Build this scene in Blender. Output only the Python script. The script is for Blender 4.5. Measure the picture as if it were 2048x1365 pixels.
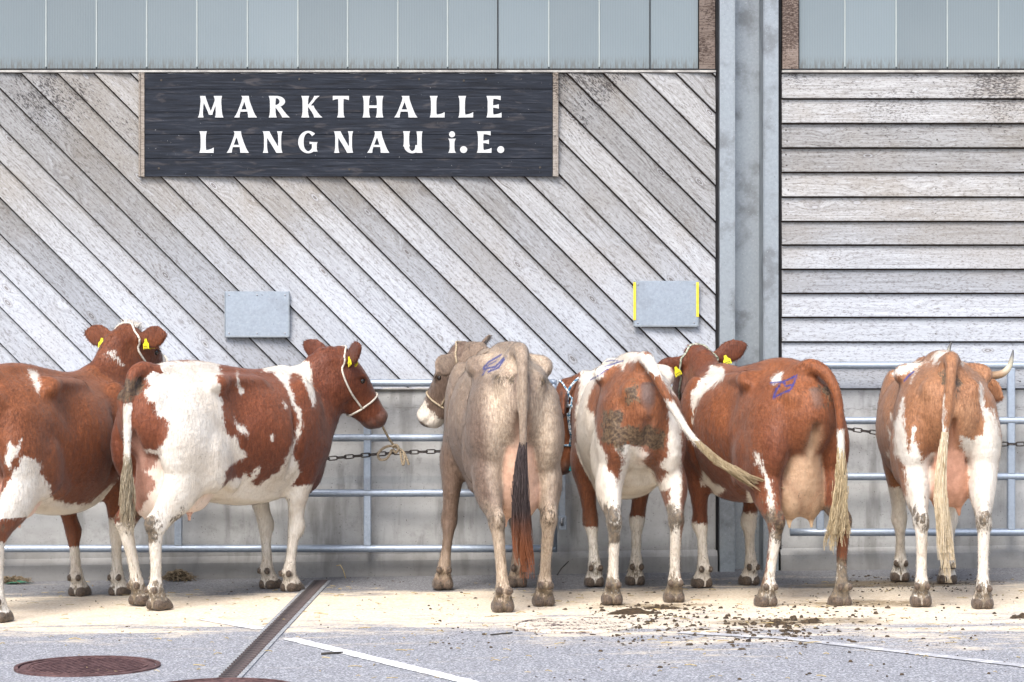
import bpy, bmesh, math, random
import numpy as np
from mathutils import Vector, Matrix, Euler

for o in list(bpy.data.objects):
    bpy.data.objects.remove(o, do_unlink=True)
random.seed(7)
SC = bpy.context.scene
COL = SC.collection
R = math.radians

# ------------------------------------------------------------------ camera
CAM_H = 1.5
cam = bpy.data.cameras.new('camera')
cam.lens = 91.4
cam.sensor_width = 36.0
cam.clip_start = 0.1
cam.clip_end = 2000.0
cam_o = bpy.data.objects.new('camera', cam)
COL.objects.link(cam_o)
cam_o.location = (0, 0, CAM_H)
cam_o.rotation_euler = (R(90), 0, 0)
SC.camera = cam_o

# ------------------------------------------------------------------ sky, sun, exposure
SUN_EL, SUN_AZ = 50.0, 200.0          # azimuth clockwise from +Y (sun high, behind the camera, a little left)
w = bpy.data.worlds.new('World')
SC.world = w
w.use_nodes = True
nt = w.node_tree
bg = nt.nodes['Background']
sky = nt.nodes.new('ShaderNodeTexSky')
sky.sky_type = 'NISHITA'
sky.sun_disc = False
sky.sun_elevation = R(SUN_EL)
sky.sun_rotation = R(SUN_AZ)
sky.air_density = 1.0
sky.dust_density = 3.0
sky.ozone_density = 1.0
nt.links.new(sky.outputs[0], bg.inputs[0])
bg.inputs[1].default_value = 0.15
sun = bpy.data.lights.new('sun', 'SUN')
sun.energy = 1.5
sun.angle = R(26)
sun.color = (1.0, 0.97, 0.93)
sun_o = bpy.data.objects.new('sun', sun)
COL.objects.link(sun_o)
sd = Vector((math.sin(R(SUN_AZ)) * math.cos(R(SUN_EL)), math.cos(R(SUN_AZ)) * math.cos(R(SUN_EL)), math.sin(R(SUN_EL))))
sun_o.rotation_euler = sd.to_track_quat('Z', 'Y').to_euler()
sun_o.location = (0, 5, 20)
SC.view_settings.view_transform = 'Standard'
SC.view_settings.look = 'None'
SC.view_settings.exposure = 1.22
SC.view_settings.gamma = 1.0
SC.view_settings.use_curve_mapping = False
SC.render.film_transparent = False
SC.cycles.max_bounces = 6

# ------------------------------------------------------------------ node helpers
class NB:
    def __init__(self, name, rough=0.7, spec=0.3):
        self.m = bpy.data.materials.new(name)
        self.m.use_nodes = True
        self.nt = self.m.node_tree
        self.p = self.nt.nodes['Principled BSDF']
        self.p.inputs['Roughness'].default_value = rough
        self.p.inputs['Specular IOR Level'].default_value = spec
        self._tc = None
        self._geo = None
    def n(self, t, **kw):
        x = self.nt.nodes.new('ShaderNode' + t)
        for k, v in kw.items():
            setattr(x, k, v)
        return x
    def l(self, a, b):
        self.nt.links.new(a, b)
    def set(self, sock, v):
        if hasattr(v, 'is_output') or isinstance(v, bpy.types.NodeSocket):
            self.l(v, sock)
        elif isinstance(v, (tuple, list)) and len(v) == 3 and sock.type == 'RGBA':
            sock.default_value = (*v, 1)
        else:
            sock.default_value = v
    def obj(self):
        if not self._tc:
            self._tc = self.n('TexCoord')
        return self._tc.outputs['Object']
    def pos(self):
        if not self._geo:
            self._geo = self.n('NewGeometry')
        return self._geo.outputs['Position']
    def rnd(self):
        return self.n('ObjectInfo').outputs['Random']
    def xyz(self, v):
        s = self.n('SeparateXYZ'); self.l(v, s.inputs[0]); return s.outputs
    def comb(self, x, y, z):
        s = self.n('CombineXYZ')
        for i, v in enumerate((x, y, z)):
            self.set(s.inputs[i], v)
        return s.outputs[0]
    def map(self, v, scale=(1, 1, 1), loc=(0, 0, 0)):
        s = self.n('Mapping'); self.l(v, s.inputs[0])
        self.set(s.inputs['Scale'], scale); self.set(s.inputs['Location'], loc)
        return s.outputs[0]
    def vadd(self, a, b):
        s = self.n('VectorMath', operation='ADD'); self.set(s.inputs[0], a); self.set(s.inputs[1], b); return s.outputs[0]
    def vscale(self, a, f):
        s = self.n('VectorMath', operation='SCALE'); self.set(s.inputs[0], a); self.set(s.inputs['Scale'], f); return s.outputs[0]
    def noise(self, v, scale, detail=3, rough=0.55, color=False, dist=0.0):
        s = self.n('TexNoise'); self.l(v, s.inputs['Vector'])
        s.inputs['Scale'].default_value = scale; s.inputs['Detail'].default_value = detail
        s.inputs['Roughness'].default_value = rough; s.inputs['Distortion'].default_value = dist
        return s.outputs['Color' if color else 'Fac']
    def voro(self, v, scale, feature='F1', out='Distance', rand=1.0):
        s = self.n('TexVoronoi', feature=feature); self.l(v, s.inputs['Vector'])
        s.inputs['Scale'].default_value = scale; s.inputs['Randomness'].default_value = rand
        return s.outputs[out]
    def math(self, op, a, b=0.0, c=0.0, clamp=False):
        s = self.n('Math', operation=op, use_clamp=clamp)
        for i, v in enumerate((a, b, c)):
            self.set(s.inputs[i], v)
        return s.outputs[0]
    def step(self, v, lo, hi, o0=0.0, o1=1.0):
        s = self.n('MapRange', interpolation_type='SMOOTHSTEP')
        self.set(s.inputs[0], v); self.set(s.inputs[1], lo); self.set(s.inputs[2], hi)
        self.set(s.inputs[3], o0); self.set(s.inputs[4], o1)
        return s.outputs[0]
    def mix(self, f, a, b, mode='MIX'):
        s = self.n('Mix', data_type='RGBA', blend_type=mode)
        self.set(s.inputs['Factor'], f); self.set(s.inputs[6], a); self.set(s.inputs[7], b)
        return s.outputs[2]
    def ramp(self, f, stops):
        s = self.n('ValToRGB'); self.l(f, s.inputs[0])
        e = s.color_ramp.elements
        while len(e) < len(stops):
            e.new(0.5)
        for i, (p, c) in enumerate(stops):
            e[i].position = p; e[i].color = (*c, 1)
        return s.outputs[0]
    def attr(self, name):
        s = self.n('Attribute', attribute_name=name); return s.outputs['Fac']
    def bump(self, h, strength=0.3, dist=0.01):
        s = self.n('Bump'); self.l(h, s.inputs['Height'])
        s.inputs['Strength'].default_value = strength; s.inputs['Distance'].default_value = dist
        self.l(s.outputs[0], self.p.inputs['Normal'])
    def col(self, c):
        self.set(self.p.inputs['Base Color'], c)
    def rough(self, r):
        self.set(self.p.inputs['Roughness'], r)

MAT = {}

# ------------------------------------------------------------------ mesh helpers
def tag(o, label=None, cat=None, group=None, kind=None):
    if label: o['label'] = label
    if cat: o['category'] = cat
    if group: o['group'] = group
    if kind: o['kind'] = kind
    return o

def empty(name, loc=(0, 0, 0), rz=0.0):
    o = bpy.data.objects.new(name, None)
    o.empty_display_size = 0.1
    o.location = loc; o.rotation_euler = (0, 0, rz)
    COL.objects.link(o)
    return o

def link(name, me, mat=None, parent=None, loc=None, rot=None):
    o = bpy.data.objects.new(name, me)
    COL.objects.link(o)
    if mat is not None and not me.materials:
        me.materials.append(MAT[mat] if isinstance(mat, str) else mat)
    if parent: o.parent = parent
    if loc is not None: o.location = loc
    if rot is not None: o.rotation_euler = rot
    return o

def mesh_from(name, verts, faces, smooth=False):
    me = bpy.data.meshes.new(name)
    me.from_pydata([tuple(v) for v in verts], [], faces)
    me.update()
    if smooth:
        me.shade_smooth()
    return me

class MB:
    """collects simple shapes into one mesh"""
    def __init__(self):
        self.v = []; self.f = []; self.smooth = []
    def add(self, vs, fs, smooth=False):
        b = len(self.v)
        self.v += [tuple(x) for x in vs]
        self.f += [tuple(b + i for i in f) for f in fs]
        self.smooth += [smooth] * len(fs)
        return self
    def box(self, x0, x1, y0, y1, z0, z1):
        vs = [(x, y, z) for x in (x0, x1) for y in (y0, y1) for z in (z0, z1)]
        fs = [(0, 1, 3, 2), (4, 6, 7, 5), (0, 4, 5, 1), (2, 3, 7, 6), (0, 2, 6, 4), (1, 5, 7, 3)]
        return self.add(vs, fs)
    def bbox(self, x0, x1, y0, y1, z0, z1, b=0.003):
        """bevelled box"""
        bm = bmesh.new()
        bmesh.ops.create_cube(bm, size=1)
        for v in bm.verts:
            v.co = ((x0 + x1) / 2 + v.co.x * (x1 - x0), (y0 + y1) / 2 + v.co.y * (y1 - y0), (z0 + z1) / 2 + v.co.z * (z1 - z0))
        bmesh.ops.bevel(bm, geom=bm.edges[:], offset=b, segments=1, affect='EDGES')
        return self.bm(bm)
    def bm(self, bm, smooth=False):
        bm.verts.ensure_lookup_table(); bm.verts.index_update()
        self.add([v.co[:] for v in bm.verts], [[v.index for v in f.verts] for f in bm.faces], smooth)
        bm.free()
        return self
    def tube(self, pts, r, n=10, closed=False, cap=True, smooth=True):
        pts = [Vector(p) for p in pts]
        m = len(pts)
        rs = r if isinstance(r, (list, tuple, np.ndarray)) else [r] * m
        vs = []; fs = []
        up = None
        for i, p in enumerate(pts):
            if closed:
                t = (pts[(i + 1) % m] - pts[i - 1])
            else:
                t = pts[min(i + 1, m - 1)] - pts[max(i - 1, 0)]
            t.normalize()
            if up is None:
                up = Vector((0, 0, 1)) if abs(t.z) < 0.9 else Vector((0, 1, 0))
            s = t.cross(up)
            if s.length < 1e-4:
                s = t.cross(Vector((1, 0, 0)))
            s.normalize()
            u = s.cross(t).normalized()
            up = u
            for k in range(n):
                a = 2 * math.pi * k / n
                vs.append(p + (s * math.cos(a) + u * math.sin(a)) * rs[i])
        segs = m if closed else m - 1
        for i in range(segs):
            j = (i + 1) % m
            for k in range(n):
                fs.append((i * n + k, i * n + (k + 1) % n, j * n + (k + 1) % n, j * n + k))
        self.add(vs, fs, smooth)
        if cap and not closed:
            b = len(self.v) - len(vs)
            self.f.append(tuple(b + k for k in range(n))); self.smooth.append(False)
            self.f.append(tuple(b + (m - 1) * n + n - 1 - k for k in range(n))); self.smooth.append(False)
        return self
    def build(self, name, mat=None, parent=None, loc=None, rot=None):
        me = bpy.data.meshes.new(name)
        me.from_pydata(self.v, [], self.f)
        bm = bmesh.new(); bm.from_mesh(me)
        bmesh.ops.recalc_face_normals(bm, faces=bm.faces)
        bm.to_mesh(me); bm.free()
        me.polygons.foreach_set('use_smooth', self.smooth)
        me.update()
        return link(name, me, mat, parent, loc, rot)

def ground_z(x):
    return 0.014 * x

WALL = 16.75        # front of the cladding
def wx(px):         # a distance along the wall, measured in 1/310 m from the sign's middle
    return (px - 1024) / 310.4
def wz(py):
    return 1.5 - (py - 682) / 310.4
# ------------------------------------------------------------------ materials of the place
def mat_wood(name, tint=(1, 1, 1), dark=0.0):
    b = NB(name, 0.82, 0.15)
    o = b.obj(); rnd = b.rnd()
    off = b.comb(b.math('MULTIPLY', rnd, 37.0), b.math('MULTIPLY', rnd, 11.0), b.math('MULTIPLY', rnd, 23.0))
    v = b.vadd(o, off)
    # knots: sparse cells stretched along the board
    kv = b.map(v, (2.9, 0.0, 7.0))
    kd = b.voro(kv, 1.0)
    kn = b.step(kd, 0.06, 0.16, 1.0, 0.0)
    kw = b.step(kd, 0.0, 0.45, 1.0, 0.0)
    # grain lines that bend round the knots
    warp = b.math('MULTIPLY', kw, 0.05)
    ov = b.xyz(v)
    zz = b.math('ADD', ov[2], warp)
    g0 = b.noise(b.comb(b.math('MULTIPLY', ov[0], 0.9), 0.0, b.math('MULTIPLY', zz, 30.0)), 2.2, 6, 0.62, dist=0.4)
    g1 = b.noise(b.comb(b.math('MULTIPLY', ov[0], 3.0), 0.0, b.math('MULTIPLY', zz, 95.0)), 1.1, 3, 0.65)
    rings = b.math('SINE', b.math('MULTIPLY', kd, 95.0))
    grain = b.math('ADD', b.math('MULTIPLY', g0, 0.55), b.math('MULTIPLY', g1, 0.45))
    c = b.ramp(grain, [(0.27, (0.13, 0.112, 0.10)), (0.40, (0.42, 0.40, 0.385)), (0.52, (0.60, 0.59, 0.585)), (0.72, (0.76, 0.755, 0.755))])
    # slow tone changes
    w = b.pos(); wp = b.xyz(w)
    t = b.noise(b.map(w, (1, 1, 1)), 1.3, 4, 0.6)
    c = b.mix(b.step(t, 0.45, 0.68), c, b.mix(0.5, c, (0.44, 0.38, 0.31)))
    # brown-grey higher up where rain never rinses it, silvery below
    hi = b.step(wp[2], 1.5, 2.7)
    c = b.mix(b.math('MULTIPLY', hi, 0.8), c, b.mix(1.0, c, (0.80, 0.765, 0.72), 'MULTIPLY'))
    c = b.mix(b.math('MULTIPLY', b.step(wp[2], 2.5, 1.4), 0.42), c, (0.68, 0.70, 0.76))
    # mildew specks, thick under the flashing
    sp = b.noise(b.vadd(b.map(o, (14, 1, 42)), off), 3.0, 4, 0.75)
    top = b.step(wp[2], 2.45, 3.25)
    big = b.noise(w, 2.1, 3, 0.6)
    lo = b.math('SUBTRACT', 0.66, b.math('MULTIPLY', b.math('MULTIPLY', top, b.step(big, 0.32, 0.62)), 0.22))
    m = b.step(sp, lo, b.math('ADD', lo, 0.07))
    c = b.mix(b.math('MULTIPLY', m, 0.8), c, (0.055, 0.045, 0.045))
    s3 = b.noise(b.vadd(b.map(o, (22, 1, 60)), off), 1.7, 4, 0.8)
    c = b.mix(b.step(s3, 0.50, 0.64, 0.0, 0.75), c, b.mix(1.0, c, (0.42, 0.38, 0.36), 'MULTIPLY'))
    s4 = b.noise(b.vadd(b.map(o, (9, 1, 60)), off), 2.0, 3, 0.7)
    c = b.mix(b.step(s4, 0.56, 0.70, 0.0, 0.28), c, (0.95, 0.95, 0.97))
    # insect-eaten, rusty scribbles in a band
    sc = b.noise(b.map(v, (16, 1, 34)), 2.2, 5, 0.8, dist=1.6)
    band = b.math('MULTIPLY', b.step(wp[2], 1.75, 2.0), b.step(wp[2], 2.65, 2.3))
    m2 = b.math('MULTIPLY', b.math('MULTIPLY', b.step(sc, 0.57, 0.64), band), b.step(big, 0.40, 0.6))
    c = b.mix(b.math('MULTIPLY', m2, 0.7), c, (0.21, 0.15, 0.09))
    c = b.mix(b.math('MULTIPLY', kn, 0.8), c, b.mix(b.step(rings, -0.2, 0.5), (0.20, 0.17, 0.155), (0.55, 0.53, 0.52)))
    if dark:
        c = b.mix(dark, c, (0.10, 0.05, 0.035))
    rv = b.math('ADD', 0.74, b.math('MULTIPLY', rnd, 0.42))
    c = b.mix(1.0, c, b.comb(rv, b.math('MULTIPLY', rv, 0.985), b.math('MULTIPLY', rv, 0.96)), 'MULTIPLY')
    c = b.mix(1.0, c, tint, 'MULTIPLY')
    b.col(c)
    b.bump(b.math('ADD', b.math('MULTIPLY', grain, 1.0), b.math('MULTIPLY', sc, 0.4)), 0.45, 0.004)
    MAT[name] = b.m
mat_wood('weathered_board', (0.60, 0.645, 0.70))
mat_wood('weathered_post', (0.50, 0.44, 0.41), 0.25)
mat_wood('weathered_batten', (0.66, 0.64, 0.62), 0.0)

def mat_sign():
    b = NB('black_plank', 0.6, 0.15)
    o = b.obj(); rnd = b.rnd()
    v = b.vadd(o, b.comb(b.math('MULTIPLY', rnd, 31), 0.0, b.math('MULTIPLY', rnd, 7)))
    s = b.xyz(v)
    g = b.noise(b.comb(b.math('MULTIPLY', s[0], 2.0), 0.0, b.math('MULTIPLY', s[2], 36.0)), 2.0, 6, 0.65, dist=0.5)
    p = b.noise(b.map(v, (2.2, 1, 9)), 2.6, 4, 0.6, dist=0.6)
    c = b.ramp(g, [(0.3, (0.006, 0.007, 0.010)), (0.55, (0.017, 0.021, 0.030)), (0.8, (0.060, 0.066, 0.080))])
    c = b.mix(b.math('MULTIPLY', b.step(p, 0.55, 0.70), 0.5), c, b.mix(g, (0.012, 0.011, 0.012), (0.13, 0.118, 0.118)))
    sp = b.noise(b.map(v, (60, 1, 60)), 1.6, 2, 0.5)
    c = b.mix(b.step(sp, 0.745, 0.77), c, (0.5, 0.5, 0.5))
    b.col(c)
    b.rough(b.step(g, 0.2, 0.8, 0.5, 0.75))
    b.bump(g, 0.5, 0.004)
    MAT['black_plank'] = b.m
mat_sign()

def mat_letter():
    b = NB('letter_white', 0.6, 0.3)
    v = b.pos(); s = b.xyz(v)
    g = b.noise(b.comb(b.math('MULTIPLY', s[0], 3.0), 0.0, b.math('MULTIPLY', s[2], 60.0)), 2.0, 5, 0.7)
    b.col(b.ramp(g, [(0.25, (0.24, 0.24, 0.235)), (0.45, (0.48, 0.49, 0.49)), (0.8, (0.60, 0.61, 0.61))]))
    b.bump(g, 0.3, 0.003)
    MAT['letter_white'] = b.m
mat_letter()

def mat_panel():
    b = NB('translucent_panel', 0.28, 0.5)
    o = b.obj(); rnd = b.rnd(); s = b.xyz(o)
    rib = b.math('SINE', b.math('MULTIPLY', s[0], 2 * math.pi / 0.0165))
    big = b.noise(b.pos(), 1.1, 3)
    c = b.mix(big, (0.140, 0.178, 0.200), (0.190, 0.228, 0.245))
    c = b.mix(b.step(rib, 0.86, 1.0, 0.0, 0.30), c, (0.07, 0.085, 0.092))
    rv = b.math('ADD', 0.90, b.math('MULTIPLY', rnd, 0.2))
    c = b.mix(1.0, c, b.comb(rv, rv, rv), 'MULTIPLY')
    d = b.noise(b.map(o, (40, 1, 6)), 2.0, 4, 0.7)
    low = b.math('MULTIPLY', b.step(s[2], 0.10, 0.0), b.step(d, 0.38, 0.62))
    c = b.mix(b.math('MULTIPLY', low, 0.7), c, (0.09, 0.08, 0.065))
    b.col(c)
    b.bump(b.math('ADD', rib, b.math('MULTIPLY', d, 0.6)), 0.10, 0.002)
    MAT['translucent_panel'] = b.m
    b = NB('panel_joint', 0.3, 0.5)
    b.col(b.mix(b.noise(b.pos(), 9), (0.28, 0.32, 0.32), (0.38, 0.42, 0.41)))
    MAT['panel_joint'] = b.m
mat_panel()

def simple(name, c0, c1, scale=12, rough=0.6, spec=0.3, metal=0.0, bump=0.2, bd=0.003, stretch=(1, 1, 1), sharp=(0.35, 0.65)):
    b = NB(name, rough, spec)
    v = b.map(b.obj(), stretch)
    n = b.noise(v, scale, 5, 0.65)
    b.col(b.mix(b.step(n, *sharp), c0, c1))
    b.p.inputs['Metallic'].default_value = metal
    b.bump(n, bump, bd)
    MAT[name] = b.m
    return b
simple('flashing', (0.26, 0.25, 0.235), (0.44, 0.43, 0.40), 9, 0.5)
simple('dark_backing', (0.035, 0.024, 0.018), (0.07, 0.05, 0.038), 8, 0.9, 0.1)
simple('black_gap', (0.010, 0.010, 0.011), (0.02, 0.02, 0.022), 8, 0.8, 0.2)
simple('roof_sheet', (0.20, 0.19, 0.18), (0.26, 0.25, 0.24), 3, 0.7)
simple('rope_white', (0.40, 0.36, 0.29), (0.70, 0.66, 0.58), 160, 0.9, 0.1, bump=0.6)
simple('rope_tan', (0.22, 0.17, 0.11), (0.46, 0.38, 0.27), 160, 0.9, 0.1, bump=0.6)
simple('rope_green', (0.13, 0.16, 0.11), (0.55, 0.54, 0.44), 60, 0.9, 0.1, bump=0.6)
simple('rope_blue', (0.02, 0.13, 0.24), (0.55, 0.60, 0.62), 70, 0.8, 0.2, bump=0.6, sharp=(0.46, 0.52))
simple('rope_teal', (0.01, 0.13, 0.15), (0.03, 0.24, 0.27), 70, 0.8, 0.2, bump=0.6)
simple('chain_steel', (0.025, 0.022, 0.022), (0.075, 0.062, 0.055), 60, 0.55, 0.5, 0.6)
simple('cast_iron', (0.070, 0.036, 0.036), (0.145, 0.082, 0.078), 26, 0.65, 0.35, 0.2, 0.5, 0.002)
simple('grate_iron', (0.040, 0.034, 0.034), (0.115, 0.088, 0.082), 40, 0.6, 0.4, 0.2, 0.4, 0.002)
simple('channel_edge', (0.17, 0.175, 0.18), (0.36, 0.37, 0.38), 45, 0.8, 0.2)
simple('yellow_tape', (0.62, 0.46, 0.03), (0.75, 0.60, 0.06), 30, 0.5)
simple('ear_tag', (0.70, 0.62, 0.02), (0.80, 0.74, 0.04), 30, 0.4, 0.4, bump=0.05)
simple('tag_print', (0.02, 0.02, 0.02), (0.05, 0.05, 0.05), 30, 0.5)
simple('screw', (0.20, 0.21, 0.23), (0.4, 0.41, 0.43), 90, 0.35, 0.5, 0.8)
simple('straw', (0.30, 0.22, 0.10), (0.52, 0.42, 0.22), 50, 0.8, 0.2)
simple('dry_roots', (0.10, 0.075, 0.05), (0.23, 0.18, 0.12), 50, 0.9, 0.1)
simple('dung', (0.022, 0.015, 0.009), (0.085, 0.056, 0.028), 60, 0.6, 0.35, bump=0.8, bd=0.01)
simple('green_scrap', (0.03, 0.10, 0.06), (0.06, 0.17, 0.11), 30, 0.6)
simple('dark_scrap', (0.03, 0.028, 0.026), (0.07, 0.06, 0.05), 30, 0.8)

def mat_dusty():
    b = NB('dusty_iron', 0.85, 0.2)
    w = b.pos()
    n = b.noise(b.map(w, (2.0, 5.0, 1)), 3.0, 5, 0.7); f = b.noise(w, 60, 4, 0.7)
    iron = b.mix(f, (0.08, 0.055, 0.052), (0.17, 0.125, 0.115))
    dust = b.mix(f, (0.52, 0.44, 0.33), (0.76, 0.70, 0.60))
    b.col(b.mix(b.step(b.math('ADD', n, b.math('MULTIPLY', f, 0.5)), 0.60, 0.80), iron, dust))
    b.bump(f, 0.5, 0.004)
    MAT['dusty_iron'] = b.m
mat_dusty()
def mat_galv(name, base, dirt):
    b = NB(name, 0.45, 0.5)
    v = b.pos(); o = b.obj()
    n = b.noise(v, 60, 3, 0.6); m = b.noise(v, 5, 5, 0.6); k = b.voro(v, 90, out='Color')
    c = b.mix(n, tuple(x * 0.75 for x in base), tuple(min(1, x * 1.2) for x in base))
    c = b.mix(b.math('MULTIPLY', b.step(m, 0.5, 0.7), dirt), c, (0.11, 0.115, 0.12))
    sp = b.noise(v, 130, 2, 0.5)
    c = b.mix(b.math('MULTIPLY', b.step(sp, 0.66, 0.72), 0.5), c, (0.46, 0.48, 0.50))
    dk = b.noise(v, 75, 3, 0.6)
    c = b.mix(b.math('MULTIPLY', b.step(dk, 0.70, 0.74), 0.8), c, (0.05, 0.05, 0.05))
    b.col(c)
    b.p.inputs['Metallic'].default_value = 0.55
    b.rough(b.step(m, 0.3, 0.7, 0.36, 0.56))
    b.bump(n, 0.12, 0.002)
    MAT[name] = b.m
mat_galv('galvanised', (0.27, 0.30, 0.325), 0.6)
mat_galv('galvanised_rail', (0.33, 0.385, 0.46), 0.3)
mat_galv('galvanised_plate', (0.30, 0.345, 0.40), 0.3)

def mat_concrete():
    b = NB('concrete', 0.85, 0.2)
    w = b.pos(); p = b.xyz(w)
    big = b.noise(b.map(w, (1, 1, 1.6)), 1.6, 5, 0.62)
    mid = b.noise(w, 9, 5, 0.65); fine = b.noise(w, 70, 4, 0.65)
    c = b.ramp(big, [(0.3, (0.27, 0.268, 0.26)), (0.5, (0.385, 0.388, 0.382)), (0.7, (0.48, 0.485, 0.48))])
    c = b.mix(b.step(mid, 0.52, 0.72, 0.0, 0.4), c, (0.17, 0.165, 0.155))
    c = b.mix(b.step(fine, 0.55, 0.8, 0.0, 0.5), c, (0.16, 0.15, 0.14))
    # vertical runs of dirt, darker towards the bottom course
    run = b.noise(b.comb(b.math('MULTIPLY', p[0], 4.0), 0.0, b.math('MULTIPLY', p[2], 0.7)), 2.0, 4, 0.6)
    c = b.mix(b.step(run, 0.48, 0.68, 0.0, 0.65), c, (0.17, 0.168, 0.16))
    # a wavy tide mark
    tide = b.math('ADD', p[2], b.math('MULTIPLY', b.noise(b.map(w, (1, 1, 0)), 6, 3), 0.05))
    tm = b.math('MULTIPLY', b.step(tide, 0.60, 0.612), b.step(tide, 0.655, 0.65))
    c = b.mix(b.math('MULTIPLY', tm, 0.25), c, (0.24, 0.27, 0.28))
    cr = b.noise(b.comb(p[0], 0.0, b.math('MULTIPLY', b.math('SUBTRACT', p[2], 1.065), 6.0)), 14, 4, 0.7)
    cm = b.math('MULTIPLY', b.math('MULTIPLY', b.step(p[2], 1.045, 1.06), b.step(p[2], 1.095, 1.08)), b.step(cr, 0.5, 0.58))
    c = b.mix(b.math('MULTIPLY', cm, 0.6), c, (0.16, 0.155, 0.145))
    pv = b.voro(w, 26); pm = b.noise(w, 4, 2)
    pore = b.math('MULTIPLY', b.step(pv, 0.10, 0.05), b.step(pm, 0.40, 0.55))
    pv2 = b.noise(w, 120, 2)
    sp = b.step(pv2, 0.70, 0.735)
    c = b.mix(b.math('MAXIMUM', pore, b.math('MULTIPLY', sp, 0.8)), c, (0.055, 0.048, 0.042))
    # splashed dirt near the ground
    low = b.math('ADD', p[2], b.math('MULTIPLY', mid, 0.16))
    c = b.mix(b.step(low, 0.34, 0.12, 0.0, 0.7), c, (0.115, 0.11, 0.105))
    b.col(c)
    b.bump(b.math('SUBTRACT', b.math('ADD', b.math('MULTIPLY', fine, 0.3), mid), b.math('MULTIPLY', pore, 2.0)), 0.3, 0.004)
    MAT['concrete'] = b.m
mat_concrete()

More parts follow.
